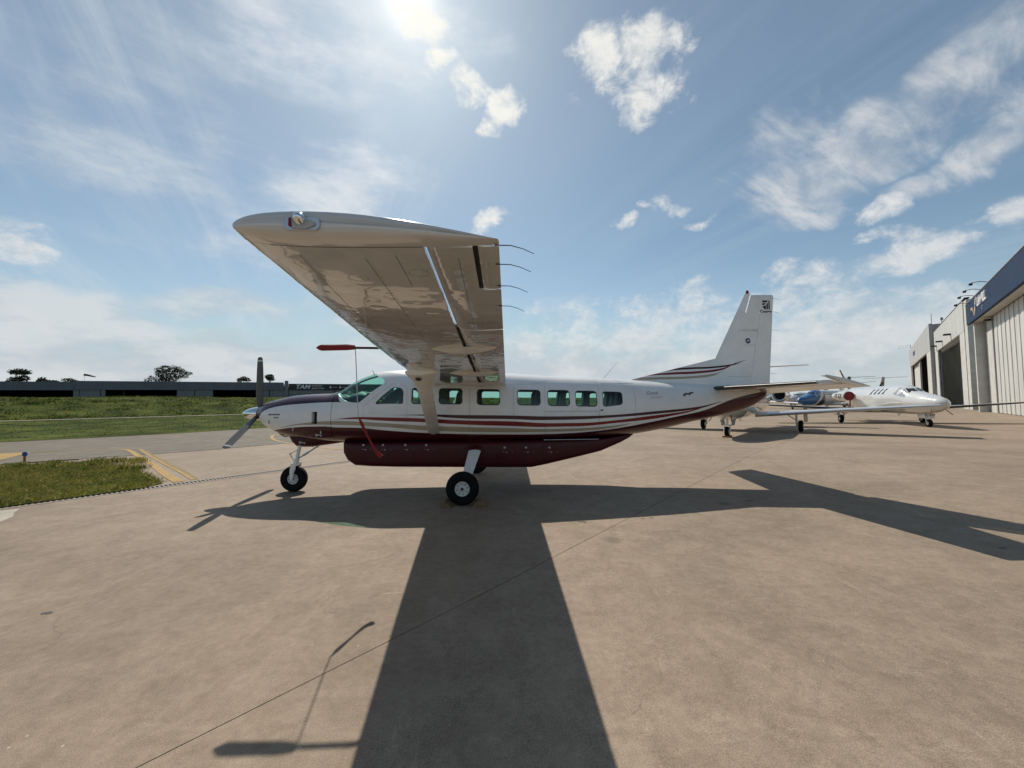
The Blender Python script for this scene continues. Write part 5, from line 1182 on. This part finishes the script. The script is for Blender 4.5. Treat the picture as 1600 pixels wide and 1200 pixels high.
hpart('wall', M_conw, h1, (14.95, 15.6, -.5, FO-.31, 0, 11.215))
hpart('wall', M_conw, h1, (11.4, 14.2, -.45, -.05, 0, 11.215))
hpart('door_post', M_steel, h1, (10.72, 10.95, -.35, .02, 0, 11.2), (14.25, 14.40, -.35, -.02, 0, 11.2))
hpart('roof', M_roof, h1, (-45, 16.5, -30, FO-.37, 12.9, 13.6)); hpart('side_wall', M_ribs, h1, (15.0, 15.55, -30, -.502, 0, 12.9)); hpart('back_wall', M_dark, h1, (-45, 15, -1.2, -1.0, 0, 11.2))
k_ = 0
for s1_ in np.arange(10.65, -30, -.92):
    nd = hpart('door_leaf', M_door, h1, (s1_-.90, s1_, -.22 if k_ % 2 else -.26, -.04 if k_ % 2 else -.09, .05, 11.18)); k_ += 1
hpart('door_seam', M_ribg, h1, (-30, 10.6, -.03, -.012, 5.55, 5.60)) if False else None
for s_, z_ in ((3.6, 13.88), (7.6, 13.88), (11.4, 13.88), (14.6, 13.5)): floodlight(h1, s_, z_, FO, 1.15)
hpart('wall_lamp', M_panel, h1, (10.6, 11.3, .05, .6, 10.75, 10.95), (10.9, 11.0, -.04, .3, 10.85, 10.95))
sign_text('LAWILL', 1.42, 7.1, 12.85, FO+.01, M_text, h1, .08, .05); sign_text('AVIATION'[:0] or 'JET', .55, 6.9, 11.85, FO+.01, mat('sign_navy_light', (.10, .16, .26), .4), h1, .05, .01)
M_gold = mat('sign_gold', (.50, .30, .12), .35)
for pts, m_ in (([(14.9, 12.55), (14.3, 12.75), (13.4, 12.5), (12.7, 11.45), (12.55, 11.45), (12.95, 12.1), (13.3, 12.2), (13.9, 12.3)], M_gold), ([(12.55, 11.45), (12.40, 11.9), (12.1, 12.7), (11.6, 13.3), (10.9, 13.55), (11.5, 13.0), (12.0, 12.1)], M_text)):
    b = MB(); b.prism([(s-2.2 if False else s-1.2, z+.1) for s, z in pts], lambda s, z: hp3(s, FO+.01, z), lambda s, z: hp3(s, FO+.08, z)); fix_normals(b.build('emblem', m_, h1))
# link building between the two hangars
lk = tag(empty('service_building', hp3(23, -3, 0)), 'narrow pale blue service building squeezed between two hangars', 'building')
hpart('wall', M_pale, lk, (15.7, 27.0, -6., -3.2, 3.3, 11.0)); hpart('lower_wall', M_conw, lk, (15.7, 27.0, -6., -4.2, 0, 3.3)); hpart('awning', M_text, lk, (17, 24, -4.2, -2.6, 2.95, 3.1)); hpart('glass_front', M_darkglass, lk, (17, 23.5, -4.19, -4.1, .3, 2.8)); hpart('downpipe', M_conw, lk, (15.8, 15.95, -3.19, -3.0, 0, 11.))
# second hangar
h2 = tag(empty('hangar', hp3(50, 0, 0)), 'grey hangar with an open door showing a panelled back wall, between its neighbours', 'hangar', 'hangars in a row on the right')
hpart('fascia', M_ribw, h2, (30, 69.8, -.5, 0, 11.9, 16.5)); hpart('column', M_conw, h2, (30.03, 34.6, -.5, -.03, 0, 11.895), (64.7, 69.77, -.5, -.03, 0, 11.895)); hpart('corner_post', M_conw, h2, (27.6, 29.98, -.8, -.1, 0, 16.3))
for o_ in range(7):
    hpart('roof_panel', M_roof, h2, (27.7, 69.8, -4.2*(o_+1)+2.0, -4.2*o_-.502, 15.6, 16.2)); hpart('added_skylight', M_sky, h2, (27.9, 69.6, -4.2*(o_+1)-.49, -4.2*(o_+1)+1.99, 15.85, 15.9)); hpart('roof_edge', M_steel, h2, (27.6, 69.85, -.5, .05, 16.505, 16.6)); hpart('side_wall', M_ribs, h2, (29., 29.6, -30, -.81, 0, 15.6), (69.2, 69.75, -30, -.51, 0, 15.6))  # unseen translucent roof strips added to let sunlight brighten the inside
hpart('floor', M_floor, h2, (29.7, 69, -30, -.1, .004, .02))
for k in range(7):
    for r_ in range(4): hpart('wall_panel', M_inwall, h2, (31+k*5.4, 31+k*5.4+5.3, -16.2, -16, .05+r_*3.3, .05+r_*3.3+3.2))
hpart('wall_frame', M_steel, h2, (30, 69, -16.4, -16.21, 0, 13.5))
for k in range(5): hpart('roof_truss', M_steel, h2, (30, 69, -3-3*k, -2.8-3*k, 12.6, 12.85))
hpart('door_edge', M_bluedoor, h2, (64.3, 64.68, -.36, -.2, 0, 11.88)); hpart('door_track', M_steel, h2, (34.6, 64.7, -.9, -.51, 11.5, 11.9))
for s_ in (66, 56, 44): hpart('wall_lamp', M_panel, h2, (s_-.5, s_+.5, .02, .9, 12.9, 13.15), (s_-.1, s_+.1, -.05, .3, 12.95, 13.1))
b = MB(); b.tube([hp3(58, -.3, 16.5), hp3(58, -.3, 18.0)], .07, 6); b.lathe([(0, .25), (.5, .2), (.55, .02)], hp3(58, -.3, 17.6), (0, 0, 1), 8); b.build('mast', M_steel, h2)
h3 = tag(empty('hangar', hp3(115, 0, 0)), 'grey hangar with small blue lettering over its dark open door', 'hangar', 'hangars in a row on the right')
hpart('fascia', M_ribg, h3, (79.5, 156, -.5, 0, 13.3, 19.8)); hpart('column', M_conw, h3, (79.53, 89, -.5, -.03, 0, 13.295), (150, 155.97, -.5, -.03, 0, 13.295)); hpart('roof', M_roof, h3, (79.6, 156, -35, -.502, 18.9, 19.5))
hpart('side_wall', M_ribs, h3, (79.5, 80., -35, -.51, 4.2, 19.6)); hpart('base_wall', M_conw, h3, (79.4, 80.05, -35, -.51, 0, 4.2)); hpart('far_wall', M_ribs, h3, (155, 155.6, -35, -.51, 0, 18.9)); hpart('back_wall', M_dark, h3, (80, 155, -30, -29.8, 0, 18.9)); hpart('door_leaf', M_conw, h3, (126, 150, -1.2, -.9, 0, 13.2), (119.5, 122.5, -.9, -.5, 0, 13.2))
sign_text('HANGAR', 2.0, 131, 16.7, .02, mat('sign_blue', (.03, .05, .22), .5), h3, .08, .06)
b = MB(); b.tube([hp3(80.3, -.6, 19.6), hp3(80.3, -.6, 22.3)], .06, 6); b.build('mast', M_steel, h3)
b = MB(); b.tube([hp3(155.5, -.5, 19.7), hp3(155.5, -.5, 22.0)], .07, 5)
for dz in (.0, .75): b.tube([hp3(155.5, -.5, 21.2+dz), hp3(163, 2.5, 21.4+dz)], .05, 5)
b.tube([hp3(163, 2.5, 21.4), hp3(163, 2.5, 22.2)], .05, 5); b.build('antenna', M_steel, h3)

# ================================================================ hangars across the field
LA = np.array([-159.2, 122.4]); LE_ = np.array([.9063, .4226]); LN = np.array([.4226, -.9063])
def lp(s, o, z): p = LA+LE_*s+LN*o; return (p[0], p[1], z)
def lbox(b_, s0, s1, o0, o1, z0, z1):
    V = [lp(s, o, z) for z in (z0, z1) for s, o in ((s0, o0), (s1, o0), (s1, o1), (s0, o1))]
    return b_.add(V, [(0, 3, 2, 1), (4, 5, 6, 7), (0, 1, 5, 4), (1, 2, 6, 5), (2, 3, 7, 6), (3, 0, 4, 7)])
def lpart(nm, m_, par, *boxes):
    for q in boxes: o_ = fix_normals(lbox(MB(), *q).build(nm, m_, par))
    return o_
fl_ang = math.atan2(LE_[1], LE_[0])
M_lgrey = corr('slate_cladding', (.145, .150, .175), fl_ang, .6, .4, .7, .08); M_lwall = mat('grey_wall', (.21, .21, .215), .8, noise=.08, nscale=.3); M_signblk = mat('sign_black', (.022, .018, .020), .5)
zb = 3.8
l1 = tag(empty('hangar', lp(-20, 0, zb)), 'low slate hangar with lower roof and one wide dark opening behind grass bank', 'hangar', 'hangars across the grass field')
lpart('fascia', M_lgrey, l1, (-90, 17.6, -.6, 0, 8.07, 10.97)); lpart('roof', M_roof, l1, (-90, 17.6, -40, -.602, 9.8, 10.5)); lpart('back_wall', M_dark, l1, (-90, 17.4, -39, -38.5, zb, 9.8)); lpart('side_wall', M_lwall, l1, (17.42, 17.72, -40, -.61, zb, 9.79)); lpart('column', M_lwall, l1, (17.45, 18.9, -.5, .05, zb, 8.065), (-30, -29, -.5, -.05, zb, 8.065)); lpart('floor', M_floor, l1, (-90, 17.4, -38, -.1, zb, zb+.5))
l2 = tag(empty('hangar', lp(50, 0, zb)), 'long low slate hangar with three dark openings between pale door panels', 'hangar', 'hangars across the grass field')
lpart('fascia', M_lgrey, l2, (17.75, 80.6, -.6, .3, 8.2, 11.33)); lpart('roof', M_roof, l2, (17.75, 80.6, -40, -.602, 10.2, 10.9)); lpart('back_wall', M_dark, l2, (17.8, 81, -39, -38.5, zb, 10.2))
for s0, s1 in ((19., 24.3), (24.5, 25.6), (45.7, 50.9), (51.15, 56.7), (70.9, 75.4), (75.7, 76.5), (76.6, 81.2)): lpart('door_panel', M_lwall, l2, (s0, s1, -.5, -.1, zb, 8.19))
lpart('end_pillar', M_lwall, l2, (81.0, 82.3, -.8, .4, zb, 11.7)); lpart('floor', M_floor, l2, (17.8, 81, -38, -.1, zb, zb+.5))
b = MB(); b.lathe([(0, .9), (.35, .5), (.5, .05)], lp(81.6, 0, 11.7), (0, 0, 1), 4); b.build('pillar_cap', M_lgrey, l2)
l3 = tag(empty('hangar', lp(98, 0, zb)), 'hangar with a black sign band of white lettering seen above the propeller airplane nose', 'hangar', 'hangars across the grass field')
lpart('sign_band', M_signblk, l3, (82.4, 125, -.6, .25, 8.24, 10.85)); lpart('wall', M_lwall, l3, (82.4, 125, -.8, -.1, zb, 8.23)); lpart('roof', M_roof, l3, (82.4, 125, -40, -.802, 9.6, 10.3))
for s0, s1 in ((82.8, 85.3), (86.6, 88.3), (89.7, 91.3), (95, 99.5), (101, 104), (106, 110)): lpart('window', M_darkglass, l3, (s0, s1, -.09, -.02, 6.75, 7.55))
lpart('downpipe', M_signblk, l3, (99.7, 100.1, -.09, .05, zb, 8.23))
def lsign(body, size, s, z, par, shear=0., bold=.0, sx=1.):
    Vt, Ft = text_mesh(body, size, shear, bold); n = len(Vt); V = [lp(s+v[0]*sx, .27, z+v[1]) for v in Vt]+[lp(s+v[0]*sx, .33, z+v[1]) for v in Vt]
    return from_data('lettering', V, list(Ft)+[tuple(i+n for i in f) for f in Ft], M_text, par, False)
lsign('TAM', 2.35, 87.55, 9.52, l3, .3, .07, 1.12); lsign('AVIAÇÃO', .92, 93.0, 10.0, l3, 0, .01, 1.0); lsign('EXECUTIVA', .92, 93.5, 8.9, l3, 0, .01, 1.0)
for s_ in (98.3, 102.2):
    b = MB(); lbox(b, s_-.3, s_+.3, .26, .32, 9.0, 9.9); b.build('emblem', M_text, l3); b = MB(); lbox(b, s_+.9, s_+2.6, .26, .32, 9.35, 9.5); b.build('sign_rule', M_text, l3)
# windsock
wk = tag(empty('windsock', (-203.0, 190.0, 4)), 'small dark windsock on a pole above the step in the hangar roofs', 'windsock')
b = MB(); b.tube([(-203, 190, 3.9), (-203, 190, 18.4)], .05, 6); b.build('pole', M_steel, wk)
b = MB(); b.tube([(-203, 190, 18.3), (-201.6, 190.2, 18.1), (-199.8, 190.4, 17.6), (-198.2, 190.6, 17.2)], [.55, .48, .36, .22], 8); b.build('sock', M_blade, wk, True)
# taxiway edge light
lt = tag(empty('taxiway_light', (-11.75, 5.72, 0)), 'small blue taxiway edge light on a short post at the grass edge', 'taxiway light')
b = MB(); b.tube([(-11.75, 5.72, 0), (-11.75, 5.72, .22)], .035, 8); b.build('post', M_orange, lt)
b = MB(); b.lathe([(0, .05), (.03, .075), (.11, .07), (.15, .05), (.16, .01)], (-11.75, 5.72, .22), (0, 0, 1), 14); b.build('lens', mat('blue_lens', (.01, .08, .25), .15), lt, True)

# ================================================================ trees and far vegetation
def leaf_mat(name, c1, c2):
    def f(g):
        gi = g.new('ShaderNodeNewGeometry'); g.put(g.b.inputs['Base Color'], g.mix(gi.outputs['Random Per Island'], c1, c2))
    return mat(name, c1, .7, spec=.2, fn=f)
M_leaf = leaf_mat('leaves', (.018, .032, .014), (.060, .075, .030)); M_leaf2 = leaf_mat('pale_leaves', (.05, .06, .035), (.10, .11, .06)); M_bark = mat('bark', (.05, .042, .035), .9, noise=.2, nscale=2)
def leaves(name, blobs, n, size, m_, parent):
    P = []
    tot = sum(b_[3]*b_[4]*b_[5] for b_ in blobs)
    for cx_, cy_, cz_, rx, ry, rz_ in blobs:
        k = max(int(n*rx*ry*rz_/tot), 12); d = RNG.normal(0, 1, (k, 3)); d /= np.linalg.norm(d, axis=1)[:, None]; r = RNG.uniform(.25, 1., (k, 1))**.6
        P.append(np.array((cx_, cy_, cz_))+d*r*np.array((rx, ry, rz_))*RNG.uniform(.8, 1.15, (k, 1)))
    P = np.concatenate(P); n = len(P); u = RNG.normal(0, 1, (n, 3)); u /= np.linalg.norm(u, axis=1)[:, None]; w_ = np.cross(u, RNG.normal(0, 1, (n, 3))); w_ /= np.linalg.norm(w_, axis=1)[:, None]
    s_ = size*RNG.uniform(.5, 1.3, (n, 1)); V = np.stack([P-u*s_, P-w_*s_*.5, P+u*s_, P+w_*s_*.5], 1).reshape(-1, 3)
    return from_data(name, V, [tuple(range(4*i, 4*i+4)) for i in range(n)], m_, parent, False)
def tree(label, x, y, z0, trunk_h, blobs, n=1200, size=.5, m_=M_leaf, tr=.5):
    t = tag(empty('tree', (x, y, z0)), label, 'tree', 'trees behind the far hangars')
    b_ = MB(); b_.tube([(x, y, z0-.3), (x+.2, y, z0+trunk_h*.5), (x+.1, y, z0+trunk_h)], [tr, tr*.75, tr*.5], 8)
    bl = [(x+bx, y+by, z0+bz, rx*1.08, ry, rz_*1.4) for bx, by, bz, rx, ry, rz_ in blobs]; n = int(n*1.5)
    for q in bl:
        e_ = np.array(q[:3]); s_ = np.array((x+.1, y, z0+trunk_h*random.uniform(.55, .95))); md_ = (s_+e_)/2+np.array((0, 0, -.3)); b_.tube([s_, md_, e_], [tr*.4, tr*.25, tr*.08], 5)
        for _ in range(3):
            f = e_+np.array([random.uniform(-1, 1)*q[3], random.uniform(-1, 1)*q[4], random.uniform(-.2, 1)*q[5]])*.8; b_.tube([e_*.8+md_*.2, f], [tr*.12, .03], 4)
    b_.build('trunk', M_bark, t); leaves('crown', bl, n, size, m_, t); return t
def far(u, D): r = fw+rt*(u-800)/FPX; p = CAM+r*D; return p[0], p[1]
x, y = far(30, 190); tree('umbrella shaped tree with a flat layered crown above the lower roof', x, y, 4, 13.5, [(0, 0, 15.6, 3.9, 3.5, 1.0), (-2, 0, 15.0, 2.2, 2, .8), (2.2, 0, 15.0, 2.4, 2, .8), (-1.5, 0, 11.8, 3.2, 2.5, 1.1), (2.2, 0, 12.4, 2.4, 2, 1.1), (-4.2, 0, 10.9, 1.8, 1.6, .8)], 1500, .38)
x, y = far(70, 190); tree('low dark bushy tree crown just over the roof, second from left', x, y, 4, 9, [(-1.2, 0, 10.6, 1.8, 2, 1.6), (1.0, 0, 10.2, 2.2, 2, 1.0), (4.6, 0, 9.9, 2.4, 2, 1.0), (7.5, 0, 9.6, 1.6, 2, .7)], 900, .4)
x, y = far(109, 190); tree('thin pale tree below the windsock', x, y, 4, 10.0, [(-2.5, 0, 11.2, 1.4, 1.2, .8), (0, 0, 11.2, 2.2, 1.6, .8), (1.8, 0, 10.7, 1.5, 1.2, .6)], 220, .35, M_leaf2, .35)
x, y = far(262, 190); tree('largest tree, wide airy crown of many limbs over the middle of the long roof', x, y, 4, 10, [(-3.0, 0, 13.6, 2.6, 2.5, 1.8), (-1.2, 0, 16.1, 2.2, 2, 1.3), (-4.2, 0, 15.6, 1.8, 2, 1.0), (2.2, 0, 15.6, 2.4, 2, 1.5), (1.8, 0, 12.6, 2.0, 2, 1.6), (4.9, 0, 15.4, 1.8, 2, 1.3), (6.6, 0, 14.4, 1.9, 2, 1.3), (5.0, 0, 12.4, 1.8, 2, 1.2), (9.5, 0, 13.7, 1.7, 2, .9), (8.2, 0, 12.2, 1.4, 1.5, .9), (-1.8, 0, 11.4, 2.4, 2, 1.2), (-6.4, 0, 11.0, 1.6, 1.5, 1.0), (-9.4, 0, 10.8, 1.5, 1.5, .8), (-8.0, 0, 12.2, 1.0, 1.2, .6), (-3.4, 0, 10.6, 1.8, 1.6, 1.0), (.4, 0, 10.4, 1.4, 1.4, 1.2), (3.4, 0, 10.8, 1.3, 1.3, .9), (.3, 0, 14.2, 1.2, 1.2, 1.0)], 2400, .34)
x, y = far(380, 190); tree('small pale round tree crown between the widest tree and the propeller blade', x, y, 4, 8.5, [(-1.8, 0, 10.2, 1.4, 1.2, .8), (.2, 0, 10.8, 1.8, 1.5, .9), (2.0, 0, 10.3, 1.5, 1.2, .8)], 420, .36, M_leaf2, .35)
x, y = far(421, 190); tree('dark small tree right behind the propeller blade', x, y, 4, 9.5, [(-.2, 0, 11.6, 2.0, 1.5, .9), (.6, 0, 10.4, 1.7, 1.5, .7)], 520, .36)
# a far belt of woodland on the horizon behind the parked jets
pts = []
for k in range(260):
    f = k/259.; x = 60+f*520; y = 760-f*120; pts.append((x+RNG.normal(0, 12), y+RNG.normal(0, 14), RNG.uniform(1, 4.5), RNG.uniform(6, 13), 6, RNG.uniform(2.5, 5)))
tl = leaves('treeline', pts, 9000, 2.2, M_leaf, None); tag(tl, kind='stuff')
